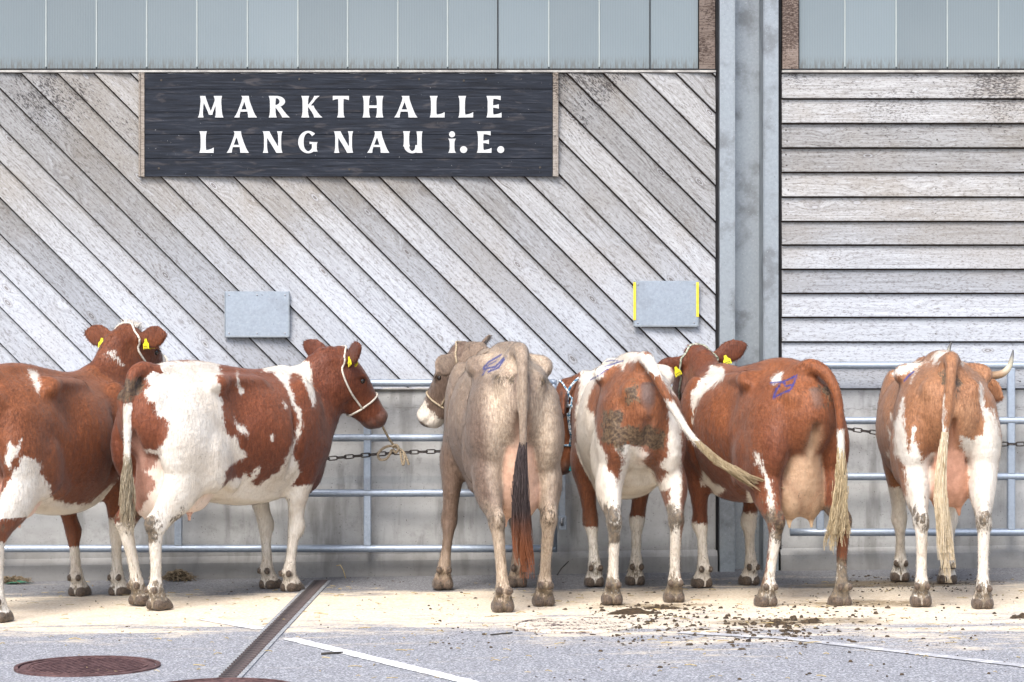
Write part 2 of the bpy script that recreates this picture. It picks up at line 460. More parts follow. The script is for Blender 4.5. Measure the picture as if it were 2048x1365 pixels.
def mat_ground():
    b = NB('asphalt', 0.85, 0.3)
    w = b.pos(); p = b.xyz(w)
    fine = b.noise(w, 95, 3, 0.75); vor = b.voro(w, 130, out='Color'); mid = b.noise(w, 7, 5, 0.65); big = b.noise(w, 0.9, 4, 0.6)
    vx = b.xyz(vor)
    c = b.ramp(fine, [(0.30, (0.050, 0.052, 0.058)), (0.44, (0.155, 0.16, 0.173)), (0.57, (0.255, 0.26, 0.275)), (0.73, (0.50, 0.505, 0.52))])
    c = b.mix(b.step(vx[0], 0.66, 0.95, 0.0, 0.8), c, (0.55, 0.56, 0.59))
    c = b.mix(b.step(mid, 0.5, 0.75, 0.0, 0.3), c, (0.26, 0.26, 0.28))
    c = b.mix(b.step(p[1], 14.6, 15.9, 0.0, 0.55), c, (0.085, 0.083, 0.083))  # shade on the ground near the wall, put into the asphalt colour
    # sawdust strewn where the animals stand: edges follow a noise of streaks
    streak = b.noise(b.map(w, (1.1, 3.4, 1)), 1.5, 6, 0.72)
    spk = b.noise(b.map(w, (1, 2.2, 1)), 26, 4, 0.7)
    nn = b.math('ADD', b.math('MULTIPLY', streak, 2.6), b.math('MULTIPLY', spk, 1.0))
    near = b.math('ADD', 13.45, b.math('MULTIPLY', b.step(p[0], -0.6, 1.6), -0.75))
    soft = b.math('ADD', 0.95, b.math('MULTIPLY', b.step(p[0], -0.6, 1.0), 0.8))
    a = b.math('DIVIDE', b.math('SUBTRACT', p[1], near), soft)
    far = b.math('DIVIDE', b.math('SUBTRACT', 15.75, p[1]), 0.45)
    cover = b.math('MINIMUM', b.math('MINIMUM', a, far), 1.0)
    dens = b.step(b.math('ADD', b.math('MULTIPLY', cover, 0.85), b.math('MULTIPLY', b.math('SUBTRACT', nn, 1.8), 1.25)), -0.10, 0.62)
    # thin dust drawn out over the yard
    dust = b.math('MULTIPLY', b.step(b.noise(b.map(w, (0.8, 3.0, 1)), 1.2, 6, 0.7), 0.54, 0.68), b.step(p[1], 11.0, 13.2))
    dens = b.math('MAXIMUM', dens, b.math('MULTIPLY', dust, b.math('MULTIPLY', b.step(spk, 0.40, 0.6), b.step(p[0], -1.2, 0.8, 0.4, 1.0))))
    saw = b.ramp(b.noise(w, 60, 4, 0.7), [(0.3, (0.46, 0.37, 0.25)), (0.5, (0.66, 0.57, 0.44)), (0.72, (0.80, 0.74, 0.63))])
    saw = b.mix(b.step(mid, 0.5, 0.7, 0.0, 0.35), saw, (0.50, 0.38, 0.22))
    c = b.mix(dens, c, saw)
    # wet dung-coloured stains
    st = b.noise(b.map(w, (1.0, 2.0, 1)), 2.0, 5, 0.65)
    for (sx, sy, rx, ry) in ((2.25, 15.75, 0.75, 0.26), (0.78, 14.62, 0.42, 0.16), (1.55, 13.7, 0.5, 0.18), (3.22, 14.05, 0.22, 0.12), (2.0, 14.6, 0.5, 0.2)):
        dx = b.math('DIVIDE', b.math('SUBTRACT', p[0], sx), rx)
        dy = b.math('DIVIDE', b.math('SUBTRACT', p[1], sy), ry)
        rr = b.math('SQRT', b.math('ADD', b.math('MULTIPLY', dx, dx), b.math('MULTIPLY', dy, dy)))
        k = b.step(b.math('ADD', rr, b.math('MULTIPLY', b.math('SUBTRACT', st, 0.5), 2.4)), 1.1, 0.5, 0.0, 0.85)
        c = b.mix(b.math('MULTIPLY', k, b.step(spk, 0.3, 0.55)), c, (0.15, 0.105, 0.045))
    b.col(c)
    b.rough(b.step(dens, 0.0, 1.0, 0.72, 0.95))
    b.bump(b.math('ADD', fine, b.math('MULTIPLY', dens, b.math('MULTIPLY', spk, 1.4))), 0.6, 0.006)
    MAT['asphalt'] = b.m
    b = NB('road_paint', 0.7, 0.3)
    w = b.pos()
    n = b.noise(w, 22, 5, 0.7); f = b.noise(w, 90, 3, 0.7)
    b.col(b.mix(b.step(b.math('ADD', n, b.math('MULTIPLY', f, 0.35)), 0.80, 0.88), (0.80, 0.80, 0.79), (0.22, 0.225, 0.24)))
    b.bump(f, 0.4, 0.004)
    MAT['road_paint'] = b.m
    b = NB('worn_paint', 0.8, 0.3)
    w = b.pos()
    n = b.noise(b.map(w, (1, 2.4, 1)), 7, 5, 0.75); f = b.noise(w, 80, 3, 0.75)
    b.col(b.mix(b.step(b.math('ADD', n, b.math('MULTIPLY', f, 0.5)), 0.60, 0.76), (0.74, 0.73, 0.71), b.mix(f, (0.20, 0.205, 0.22), (0.50, 0.505, 0.52))))
    b.bump(f, 0.5, 0.005)
    MAT['worn_paint'] = b.m
mat_ground()

# ------------------------------------------------------------------ ground
def make_ground():
    vs = []; fs = []
    xs = [-400, -60, -12, -6, 0, 6, 12, 60, 400]
    ys = [-300, -40, 0, 8, 12, 14, 16, 17.2]
    for y in ys:
        for x in xs:
            vs.append((x, y, ground_z(max(-8, min(8, x)))))
    nx = len(xs)
    for j in range(len(ys) - 1):
        for i in range(nx - 1):
            # leave the slot of the drain channel open is not needed: it lies as its own sheet
            fs.append((j * nx + i, j * nx + i + 1, (j + 1) * nx + i + 1, (j + 1) * nx + i))
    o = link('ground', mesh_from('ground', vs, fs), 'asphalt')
    tag(o, 'grey asphalt yard strewn with pale sawdust in front of the hall', None, None, 'structure')
make_ground()

def painted_line(pts, wdt, label, mat='road_paint'):
    """a strip of paint lying 4 mm above the asphalt"""
    vs = []; fs = []
    n = 40
    P = [Vector((x, y, 0)) for x, y in pts]
    L = []
    for i in range(len(P) - 1):
        for k in range(n):
            L.append(P[i].lerp(P[i + 1], k / n))
    L.append(P[-1])
    rr = random.Random(3)
    for i, p in enumerate(L):
        t = (L[min(i + 1, len(L) - 1)] - L[max(i - 1, 0)]).normalized()
        s = Vector((-t.y, t.x, 0))
        for sg in (-1, 1):
            q = p + s * sg * (wdt / 2 + rr.uniform(-0.006, 0.004))
            vs.append((q.x, q.y, ground_z(q.x) + 0.004))
    for i in range(len(L) - 1):
        fs.append((2 * i, 2 * i + 1, 2 * i + 3, 2 * i + 2))
    o = link('painted_line', mesh_from('painted_line', vs, fs), mat)
    tag(o, label, None, None, 'structure')
painted_line([(-1.70, 14.25), (-1.31, 13.68)], 0.085, 'white parking line stub ending at the drain channel')
painted_line([(-1.13, 13.22), (-0.22, 11.5), (-0.1, 11.2)], 0.085, 'white parking line running out from the drain channel')
painted_line([(0.85, 13.25), (1.35, 12.95), (2.45, 11.55), (2.6, 11.3)], 0.085, 'worn white parking line half buried in sawdust', 'worn_paint')

def manhole(x, y, r, label, rot, mat='cast_iron'):
    root = empty('manhole_cover', (x, y, ground_z(x)), rot)
    root.rotation_euler = (0, -0.014, rot)
    tag(root, label, 'manhole cover', 'round iron covers in the yard')
    def disc(rr, z0, z1, n=48, r2=None):
        mb = MB()
        r2 = r2 or rr - 0.004
        vs = [(rr * math.cos(2 * math.pi * k / n), rr * math.sin(2 * math.pi * k / n), z0) for k in range(n)]
        vs += [(r2 * math.cos(2 * math.pi * k / n), r2 * math.sin(2 * math.pi * k / n), z1) for k in range(n)]
        fs = [(k, (k + 1) % n, n + (k + 1) % n, n + k) for k in range(n)] + [tuple(range(n, 2 * n))]
        return mb.add(vs, fs)
    def ring(r0, r1, z0, z1, n=48):
        vs = []; fs = []
        for k in range(n):
            c, s = math.cos(2 * math.pi * k / n), math.sin(2 * math.pi * k / n)
            vs += [(r0 * c, r0 * s, z0), (r0 * c, r0 * s, z1), (r1 * c, r1 * s, z1), (r1 * c, r1 * s, z0)]
        for k in range(n):
            a, c = 4 * k, 4 * ((k + 1) % n)
            for q in range(3):
                fs.append((a + q, c + q, c + q + 1, a + q + 1))
        return MB().add(vs, fs)
    disc(r * 0.93, 0.0, 0.008).build('lid', mat, root)
    ring(r * 0.945, r, 0.0, 0.012).build('frame', mat, root)
    ring(r * 0.80, r * 0.83, 0.007, 0.012).build('rim', mat, root)
    k = 0
    yy = -r * 0.72
    while yy < r * 0.74:
        h = math.sqrt(max(0, (r * 0.77) ** 2 - yy * yy))
        m = MB()
        m.bbox(-h, h, yy - 0.007, yy + 0.007, 0.006, 0.0125, 0.002)
        m.build('rib', mat, root)
        yy += 0.032
        k += 1
manhole(-1.985, 12.16, 0.34, 'rusty round manhole cover lying clear on the asphalt', R(64))
manhole(-1.27, 11.28, 0.34, 'rusty round manhole cover cut by the lower picture edge beside the drain', R(20))
manhole(0.33, 13.62, 0.33, 'round manhole cover half hidden under sawdust and dung', R(60), 'dusty_iron')

def drain():
    root = empty('drain_channel', (0, 0, 0))
    tag(root, 'narrow iron drain grate with slanted bars running from the wall across the yard', 'drain grate')
    A = Vector((-1.205, 16.42, 0)); B = Vector((-1.285, 11.35, 0))
    d = (B - A); L = d.length; d.normalize(); s = Vector((-d.y, d.x, 0))
    W = 0.040
    def strip(o0, o1, z, name, mat):
        vs = []
        n = 12
        for i in range(n + 1):
            p = A + d * L * i / n
            for o in (o0, o1):
                q = p + s * o
                vs.append((q.x, q.y, ground_z(q.x) + z))
        fs = [(2 * i, 2 * i + 1, 2 * i + 3, 2 * i + 2) for i in range(n)]
        link(name, mesh_from(name, vs, fs), mat, root)
    strip(-W, W, 0.0035, 'channel_floor', 'black_gap')
    # concrete-coloured borders, proud of the asphalt
    for sg in (-1, 1):
        mb = MB()
        n = 6
        for i in range(n):
            p0 = A + d * L * (i + 0.004) / n; p1 = A + d * L * (i + 0.996) / n
            qs = []
            for p in (p0, p1):
                for o in (sg * W * 1.04, sg * (W + 0.024)):
                    q = p + s * o
                    qs.append((q.x, q.y, ground_z(q.x)))
            vs = [(x, y, z - 0.01) for x, y, z in qs] + [(x, y, z + 0.006) for x, y, z in qs]
            mb = MB().add(vs, [(0, 1, 3, 2), (4, 6, 7, 5), (0, 4, 5, 1), (2, 3, 7, 6), (0, 2, 6, 4), (1, 5, 7, 3)])
            mb.build('border_stone', 'channel_edge', root)
    # slanted bars
    m = MB(); m.bbox(-W * 1.12, W * 1.12, -0.017, 0.017, 0, 0.0085, 0.003)
    me = None
    n = int(L / 0.075)
    ang = math.atan2(s.y, s.x) - 0.0
    for i in range(n):
        p = A + d * (0.03 + i * 0.075)
        if me is None:
            o = m.build('bar', 'grate_iron', root); me = o.data
        else:
            o = link('bar', me, None, root)
        o.location = (p.x, p.y, ground_z(p.x) + 0.001)
        o.rotation_euler = (0, 0, ang + 0.5)
drain()

# ------------------------------------------------------------------ the market hall
hall = empty('market_hall', (0, WALL, 0))
tag(hall, 'market hall front of weathered grey boards on a concrete base with steel column', 'building')

def clip(poly, a, b, c):
    """keep a*x+b*y<=c"""
    out = []
    for i in range(len(poly)):
        p, q = poly[i], poly[(i + 1) % len(poly)]
        dp = a * p[0] + b * p[1] - c; dq = a * q[0] + b * q[1] - c
        if dp <= 0:
            out.append(p)
        if (dp < 0 < dq) or (dq < 0 < dp):
            t = dp / (dp - dq)
            out.append((p[0] + (q[0] - p[0]) * t, p[1] + (q[1] - p[1]) * t))
    return out

def board(poly, v0, v1, lo_y, hi_y, name, mat, loc, rot, parent):
    """poly in the board's own (along, across) plane; the lower edge stands proud"""
    if len(poly) < 3:
        return
    bm = bmesh.new()
    def depth(v):
        t = (v - v0) / (v1 - v0)
        return lo_y + (hi_y - lo_y) * t
    fr = [bm.verts.new((u, depth(v), v)) for u, v in poly]
    bk = [bm.verts.new((u, 0.0, v)) for u, v in poly]
    f = bm.faces.new(fr)
    bm.faces.new(list(reversed(bk)))
    n = len(poly)
    for i in range(n):
        bm.faces.new((fr[i], bk[i], bk[(i + 1) % n], fr[(i + 1) % n]))
    bmesh.ops.recalc_face_normals(bm, faces=bm.faces)
    bm.edges.ensure_lookup_table()
    es = [e for e in f.edges]
    bmesh.ops.bevel(bm, geom=es, offset=0.004, segments=2, affect='EDGES', profile=0.6)
    me = bpy.data.meshes.new(name); bm.to_mesh(me); bm.free()
    return link(name, me, mat, parent, loc, rot)

LX0, LX1 = -4.4, wx(1430.5)
Z_PL, Z_FL = wz(778), wz(147)
SIGN = (wx(292), wx(1105), wz(354), wz(148))
rb = random.Random(11)
# diagonal cladding
PN = 0.1655
S2 = math.sqrt(0.5)
c0 = 0.534 * S2 + 0.003      # lower edge of one board along (1,1)/sqrt2
for i in range(-34, 40):
    n0 = c0 + i * PN; n1 = n0 + PN - 0.008
    # local frame: u along (1,-1)/sqrt2, v along (1,1)/sqrt2
    U = 9.0
    poly = [(-U, n0), (U, n0), (U, n1), (-U, n1)]
    # world x = (u+v)*S2 ; z = (v-u)*S2
    poly = clip(poly, -S2, -S2, -LX0)
    poly = clip(poly, S2, S2, LX1)
    if len(poly) < 3: continue
    poly = clip(poly, S2, -S2, -Z_PL)
    if len(poly) < 3: continue
    poly = clip(poly, -S2, S2, Z_FL)
    if len(poly) < 3: continue
    jit = rb.uniform(-0.002, 0.002)
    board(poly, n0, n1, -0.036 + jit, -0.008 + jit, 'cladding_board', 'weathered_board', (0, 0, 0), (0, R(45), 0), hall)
# horizontal cladding right of the column
RX0, RX1 = wx(1563), 4.6
PH = 0.1560
k = 0
z = Z_FL
ys = [147, 199.5, 248.7, 297.5, 346.5, 395.5, 444.5, 491.5, 540, 588, 636, 685, 733, 779]
for a, c in zip(ys[:-1], ys[1:]):
    zt, zb = wz(a) - 0.001, wz(c) + 0.008
    x1 = RX1
    jit = rb.uniform(-0.002, 0.002)
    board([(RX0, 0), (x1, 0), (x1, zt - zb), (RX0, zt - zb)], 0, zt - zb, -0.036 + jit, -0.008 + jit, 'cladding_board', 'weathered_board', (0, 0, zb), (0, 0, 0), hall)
for (a_, c_) in ((LX0, wx(1432)), (wx(1562), RX1)):
    MB().box(a_, c_, 0.004, 0.03, Z_PL, Z_FL + 0.02).build('backing_felt', 'dark_backing', hall)

# nail heads of the right-hand boards
nb_ = bmesh.new(); bmesh.ops.create_uvsphere(nb_, u_segments=8, v_segments=4, radius=0.0055)
for v in nb_.verts: v.co.y *= 0.4
nail = None
for a, c in zip(ys[:-1], ys[1:]):
    for px in (1574, 1872, 2040):
        for q in ((0.35,) if (a > 400 or px != 1574) else (0.3, 0.75)):
            zz = wz(c) + (wz(a) - wz(c)) * q
            if nail is None:
                o = MB().bm(nb_, True).build('nail', 'dark_scrap', hall); nail = o.data
            else:
                o = link('nail', nail, None, hall)
            o.location = (wx(px + rb.uniform(-3, 3)), -0.0365 + 0.027 * q + 0.002, zz)
# concrete base: upright wall, a slight ledge, a splayed foot
def plinth():
    for (x0, x1) in ((LX0, wx(1434)), (wx(1560), RX1)):
        prof = [(0.25, Z_PL - 0.004), (-0.005, Z_PL - 0.004), (-0.005, 0.14), (-0.055, 0.10), (-0.075, -0.12), (0.25, -0.12)]
        vs = []; fs = []
        n = 24
        for i in range(n + 1):
            x = x0 + (x1 - x0) * i / n
            for (y, zz) in prof:
                g = ground_z(x) if zz < 0.5 else 0
                vs.append((x, y, zz + g))
        m = len(prof)
        for i in range(n):
            for q in range(m):
                fs.append((i * m + q, (i + 1) * m + q, (i + 1) * m + (q + 1) % m, i * m + (q + 1) % m))
        fs += [tuple(range(m)), tuple(range(n * m + m - 1, n * m - 1, -1))]
        MB().add(vs, fs).build('concrete_base', 'concrete', hall)
plinth()
# formwork joint, a shallow recessed strip beside the gate post
MB().box(wx(712), wx(722), -0.0085, -0.004, 0.16, Z_PL - 0.006).build('formwork_joint', 'concrete', hall)
# drip edge above the base
MB().bbox(LX0, wx(1431), -0.030, 0.0, Z_PL - 0.003, Z_PL + 0.009, 0.002).build('drip_strip', 'flashing', hall)

# translucent band
ZP0, ZP1 = wz(137), 5.6
jl = [-10, 92, 193, 293.5, 394, 495, 596, 695.5, 796, 895.5, 995.6, 1098, 1199, 1300, 1397]
jr = [1598, 1690.5, 1793, 1895.5, 1998, 2100, 2200, 2300, 2400]
jl = [-313, -212, -111] + jl
def panels(js, dark):
    for a, c in zip(js[:-1], js[1:]):
        x0, x1 = wx(a), wx(c)
        m = MB().bbox(0.002, x1 - x0 - 0.002, 0, 0.012, 0, ZP1 - ZP0, 0.0015)
        m.build('glazing_panel', 'translucent_panel', hall, (x0, 0.012, ZP0))
    for a in js[1:-1]:
        if a in dark:
            MB().box(wx(a) - 0.003, wx(a) + 0.003, 0.004, 0.014, ZP0, ZP1).build('panel_joint', 'black_gap', hall)
        else:
            MB().bbox(wx(a) - 0.006, wx(a) + 0.004, 0.006, 0.016, ZP0 + 0.01, ZP1, 0.002).build('panel_joint', 'panel_joint', hall)
panels(jl, (995.6, 1300))
panels(jr, ())
MB().box(LX0, RX1, 0.30, 0.33, -0.1, ZP1).build('inner_wall', 'dark_backing', hall)
for (x0, x1) in ((LX0, wx(1431)), (wx(1563), RX1)):
    MB().bbox(x0, x1, -0.040, 0.01, wz(146), wz(141.5), 0.002).build('flashing', 'flashing', hall)
    MB().bbox(x0, x1, -0.020, 0.01, wz(141), wz(138), 0.001).build('flashing_shadow_gap', 'black_gap', hall)
for (a, c) in ((1398, 1430), (1564, 1596.5)):
    MB().bbox(0, wx(c) - wx(a), -0.02, 0.01, 0, 2.4, 0.003).build('timber_post', 'weathered_post', hall, (wx(a), 0, wz(139)))
# steel column: folded sheet with a recessed channel
def column():
    root_x0, root_x1 = wx(1436), wx(1557)
    xs = [wx(1436), wx(1438), wx(1467), wx(1470), wx(1522), wx(1525), wx(1555), wx(1557)]
    yd = [0.05, -0.060, -0.060, 0.13, 0.13, -0.060, -0.060, 0.05]
    vs = []; fs = []
    zs = [-0.05, 1.0, 2.0, 3.0, 4.0, 5.6]
    for z_ in zs:
        for x, y in zip(xs, yd):
            vs.append((x, y, z_))
    n = len(xs)
    for j in range(len(zs) - 1):
        for i in range(n - 1):
            fs.append((j * n + i, j * n + i + 1, (j + 1) * n + i + 1, (j + 1) * n + i))
    fs.append(tuple((len(zs) - 1) * n + i for i in range(n)))
    MB().add(vs, fs).build('steel_column', 'galvanised', hall)
    # lighter fold lips and the dark joints on both sides
    for a in (1467.5, 1526):
        MB().bbox(wx(a) - 0.004, wx(a) + 0.004, -0.064, -0.055, -0.04, 5.6, 0.0015).build('column_lip', 'galvanised', hall)
    MB().box(wx(1431), wx(1437), -0.012, 0.03, -0.05, 5.6).build('joint_strip', 'black_gap', hall)
    MB().box(wx(1556.5), wx(1562.5), -0.012, 0.03, -0.05, 5.6).build('joint_strip', 'black_gap', hall)
column()
# the roof that shelters the stance (above the picture)
MB().bbox(-14, 14, -1.3, 0.3, 5.6, 5.75, 0.01).build('roof_overhang', 'roof_sheet', hall)
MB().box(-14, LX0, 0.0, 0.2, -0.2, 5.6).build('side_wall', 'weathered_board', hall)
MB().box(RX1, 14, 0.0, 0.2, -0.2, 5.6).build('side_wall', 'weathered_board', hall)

# ------------------------------------------------------------------ sign board
sign = empty('sign_board', (0, WALL - 0.037, 0))
tag(sign, 'black plank sign with white letters mounted on the diagonal boards', 'sign')
sx0, sx1, sz0, sz1 = SIGN
pl = [148, 179.5, 225.6, 270, 318, 354]
for a, c in zip(pl[:-1], pl[1:]):
    zt, zb = wz(a), wz(c)
    MB().bbox(0, sx1 - sx0, -0.012, 0.0, 0.0, zt - zb - 0.0025, 0.0015).build('plank', 'black_plank', sign, (sx0, -0.004, zb))
MB().box(sx0, sx1, -0.004, 0.012, sz0 + 0.002, sz1 - 0.001).build('backing', 'black_gap', sign)
for (a, c) in ((280, 291.5), (1105.5, 1117)):
    MB().bbox(0, wx(c) - wx(a), -0.024, 0.012, 0, wz(147) - wz(354.5), 0.002).build('batten', 'weathered_batten', sign, (wx(a), 0, wz(354.5)))
    MB().bbox(0, 0.008, -0.03, 0.012, 0, wz(147) - wz(354.5), 0.001).build('batten_edge', 'weathered_batten', sign, (wx(a) + (0.004 if a < 1000 else 0.026), 0, wz(354.5)))
ms = MB()
bm = bmesh.new(); bmesh.ops.create_uvsphere(bm, u_segments=10, v_segments=5, radius=0.008)
for v in bm.verts: v.co.y *= 0.3
ms.bm(bm, True)
scr = None
for (px, py) in ((839, 160), (972, 160), (928, 163), (731, 160), (325, 162), (470, 161), (600, 160), (1080, 336), (320, 338), (700, 340)):
    if scr is None:
        o = ms.build('nail_head', 'dark_scrap', sign); scr = o.data
    else:
        o = link('nail_head', scr, None, sign)
    o.location = (wx(px), -0.0165, wz(py))

# letters: flared strokes, drawn in a box one unit high
def stroke(x0, y0, x1, y1, w0, w1=None, fl=0.055, cut=None):
    """upright-ended stroke with flared ends: polygon"""
    w1 = w1 or w0
    n = 8
    L = []; Rr = []
    for i in range(n + 1):
        t = i / n
        x = x0 + (x1 - x0) * t; y = y0 + (y1 - y0) * t
        e = (abs(2 * t - 1)) ** 4 * fl
        h = (w0 + (w1 - w0) * t) / 2 + e
        L.append((x - h, y)); Rr.append((x + h, y))
    return L + Rr[::-1]
def bar(x0, x1, y, h, fl=0.05, side=1):
    """level arm whose free end is flared"""
    n = 6
    T = []; B = []
    for i in range(n + 1):
        t = i / n
        e = (t ** 3) * fl
        x = x0 + (x1 - x0) * t
        T.append((x, y + h / 2 + (e if side >= 0 else 0))); B.append((x, y - h / 2 - (e if side <= 0 else 0)))
    return T + B[::-1]
def arc(cx, cy, rx, ry, a0, a1, th0, th1, n=18):
    O = []; I = []
    for i in range(n + 1):
        a = R(a0 + (a1 - a0) * i / n)
        k = abs(math.cos(a))
        th = th0 + (th1 - th0) * k
        O.append((cx + rx * math.cos(a), cy + ry * math.sin(a)))
        I.append((cx + (rx - th) * math.cos(a), cy + (ry - th * 0.8) * math.sin(a)))
    return O + I[::-1]
def dot(cx, cy, r):
    return [(cx + r * math.cos(2 * math.pi * k / 20), cy + r * math.sin(2 * math.pi * k / 20)) for k in range(20)]
S = 0.24
GLYPH = {
    'M': (1.15, [stroke(0.15, 0, 0.24, 1, 0.14), stroke(0.24, 1, 0.60, 0.12, 0.20, 0.12, 0.02), stroke(0.60, 0.12, 0.92, 1, 0.10, 0.13, 0.02), stroke(0.98, 0, 0.92, 1, 0.27)]),
    'A': (1.0, [stroke(0.12, 0, 0.48, 1, 0.12, 0.13), stroke(0.80, 0, 0.48, 1, 0.28, 0.22), bar(0.2, 0.75, 0.32, 0.10, 0.0)]),
    'R': (0.92, [stroke(0.2, 0, 0.2, 1, S), arc(0.34, 0.74, 0.40, 0.26, 95, -95, 0.11, 0.24), bar(0.2, 0.4, 0.945, 0.11, 0), bar(0.2, 0.42, 0.50, 0.09, 0), stroke(0.42, 0.50, 0.78, 0, 0.22, 0.28, 0.03)]),
    'K': (0.94, [stroke(0.2, 0, 0.2, 1, S), stroke(0.32, 0.48, 0.72, 1, 0.13, 0.15, 0.05), stroke(0.42, 0.55, 0.78, 0, 0.22, 0.28, 0.05)]),
    'T': (0.78, [stroke(0.40, 0, 0.40, 1, S), bar(0.40, 0.78, 0.93, 0.14, 0.06, -1), bar(0.40, 0.02, 0.93, 0.14, 0.06, -1)]),
    'H': (0.98, [stroke(0.2, 0, 0.2, 1, S), stroke(0.80, 0, 0.80, 1, S), bar(0.2, 0.8, 0.50, 0.12, 0.0)]),
    'L': (0.70, [stroke(0.2, 0, 0.2, 1, S), bar(0.2, 0.69, 0.065, 0.13, 0.12, 1)]),
    'E': (0.72, [stroke(0.2, 0, 0.2, 1, S), bar(0.2, 0.66, 0.935, 0.13, 0.07, -1), bar(0.2, 0.58, 0.51, 0.11, 0.05, 0), bar(0.2, 0.70, 0.065, 0.13, 0.10, 1)]),
    'N': (0.96, [stroke(0.16, 0, 0.16, 1, 0.14), stroke(0.18, 1, 0.80, 0.0, 0.28, 0.24, 0.02), stroke(0.82, 0, 0.82, 1, 0.14)]),
    'G': (0.92, [arc(0.48, 0.5, 0.46, 0.52, 48, 322, 0.11, 0.25, 30), stroke(0.76, 0.06, 0.76, 0.50, 0.22, 0.22, 0.04), bar(0.76, 0.54, 0.455, 0.09, 0.02)]),
    'U': (0.96, [stroke(0.2, 0.30, 0.2, 1, S, S, 0.04), arc(0.46, 0.36, 0.38, 0.38, 180, 360, 0.12, 0.24), stroke(0.79, 0.0, 0.79, 1, 0.20, 0.20, 0.04)]),
    'i': (0.40, [stroke(0.2, 0, 0.2, 0.66, 0.22, 0.22, 0.07), dot(0.2, 0.86, 0.14)]),
    '.': (0.34, [dot(0.17, 0.15, 0.16)]),
}
def letter(ch, px0, px1, ptop, pbot):
    wd, polys = GLYPH[ch]
    H = wz(ptop) - wz(pbot)
    sxx = (wx(px1) - wx(px0)) / wd
    mb = MB()
    for i, poly in enumerate(polys):
        # orient counter-clockwise seen from the front
        ar = sum(poly[k][0] * poly[(k + 1) % len(poly)][1] - poly[(k + 1) % len(poly)][0] * poly[k][1] for k in range(len(poly)))
        if ar < 0: poly = poly[::-1]
        n = len(poly)
        yf = -0.0050 - 0.0004 * i
        vs = [(x * sxx, yf, y * H) for x, y in poly] + [(x * sxx, 0.0, y * H) for x, y in poly]
        fs = [(k, (k + 1) % n, n + (k + 1) % n, n + k) for k in range(n)]
        # triangulate the front as a strip (left/right rails) so thin flares stay clean
        h = n // 2
        if ch in '.' or (ch == 'i' and i == 1):
            fs.append(tuple(range(n)))
        else:
            for k in range(h - 1):
                fs.append((k, k + 1, n - 2 - k, n - 1 - k))
        mb.add(vs, fs)
    mb.build('letter', 'letter_white', sign, (wx(px0), -0.0155, wz(pbot)))
for ch, a, c in (('M', 397, 448), ('A', 470, 516), ('R', 538, 580), ('K', 603, 645), ('T', 666, 699), ('H', 725, 768), ('A', 789, 836), ('L', 859, 890), ('L', 916, 947), ('E', 972, 1004)):
    letter(ch, a, c, 193.5, 236.5)
for ch, a, c in (('L', 400, 430), ('A', 455, 500), ('N', 526, 567), ('G', 597, 637), ('N', 668, 708), ('A', 735, 780), ('U', 805, 847), ('i', 896, 913), ('.', 920, 935), ('E', 953, 984), ('.', 994, 1009)):
    letter(ch, a, c, 264, 307)

# ------------------------------------------------------------------ metal plates on the wall
def plate(px0, px1, py0, py1, label, tapes, mat):
    root = empty('cover_plate', (wx((px0 + px1) / 2), WALL - 0.039, wz(py1)))
    tag(root, label, 'metal plate', 'blank metal plates on the boards')
    w_, h_ = wx(px1) - wx(px0), wz(py0) - wz(py1)
    MB().bbox(-w_ / 2, w_ / 2, -0.022, 0.0, 0, h_, 0.004).build('box', mat, root)
    for s in (-1, 1):
        MB().bbox(s * w_ / 2 - 0.006 * (s > 0), s * w_ / 2 + 0.006 * (s < 0), -0.0255, -0.0215, 0.004, h_ - 0.004, 0.001).build('fold', 'galvanised', root)
    MB().bbox(-w_ / 2 + 0.007, w_ / 2 - 0.007, -0.0255, -0.0215, 0.001, 0.012, 0.001).build('fold', 'galvanised', root)
    me = None
    for x in (-0.43, 0.0, 0.43):
        for z_ in (0.09, 0.92):
            if x == 0 and tapes: continue
            bm = bmesh.new(); bmesh.ops.create_uvsphere(bm, u_segments=8, v_segments=4, radius=0.006)
            for v in bm.verts: v.co.y *= 0.4
            if me is None:
                o = MB().bm(bm, True).build('screw', 'screw', root); me = o.data
            else:
                bm.free(); o = link('screw', me, None, root)
            o.location = (x * w_, -0.023, z_ * h_)
    if tapes:
        MB().bbox(-w_ / 2 - 0.001, -w_ / 2 + 0.016, -0.0275, -0.0258, h_ * 0.15, h_ * 0.97, 0.0005).build('yellow_strip', 'yellow_tape', root)
        MB().bbox(w_ / 2 - 0.016, w_ / 2 + 0.001, -0.0275, -0.0258, h_ * 0.22, h_ * 0.97, 0.0005).build('yellow_strip', 'yellow_tape', root)
plate(451, 581, 583, 675, 'dull grey metal plate above the brown and white cow with the raised head', False, 'galvanised_plate')
plate(1266, 1396, 562, 654, 'grey metal plate edged with two yellow strips beside the steel column', True, 'galvanised_plate')

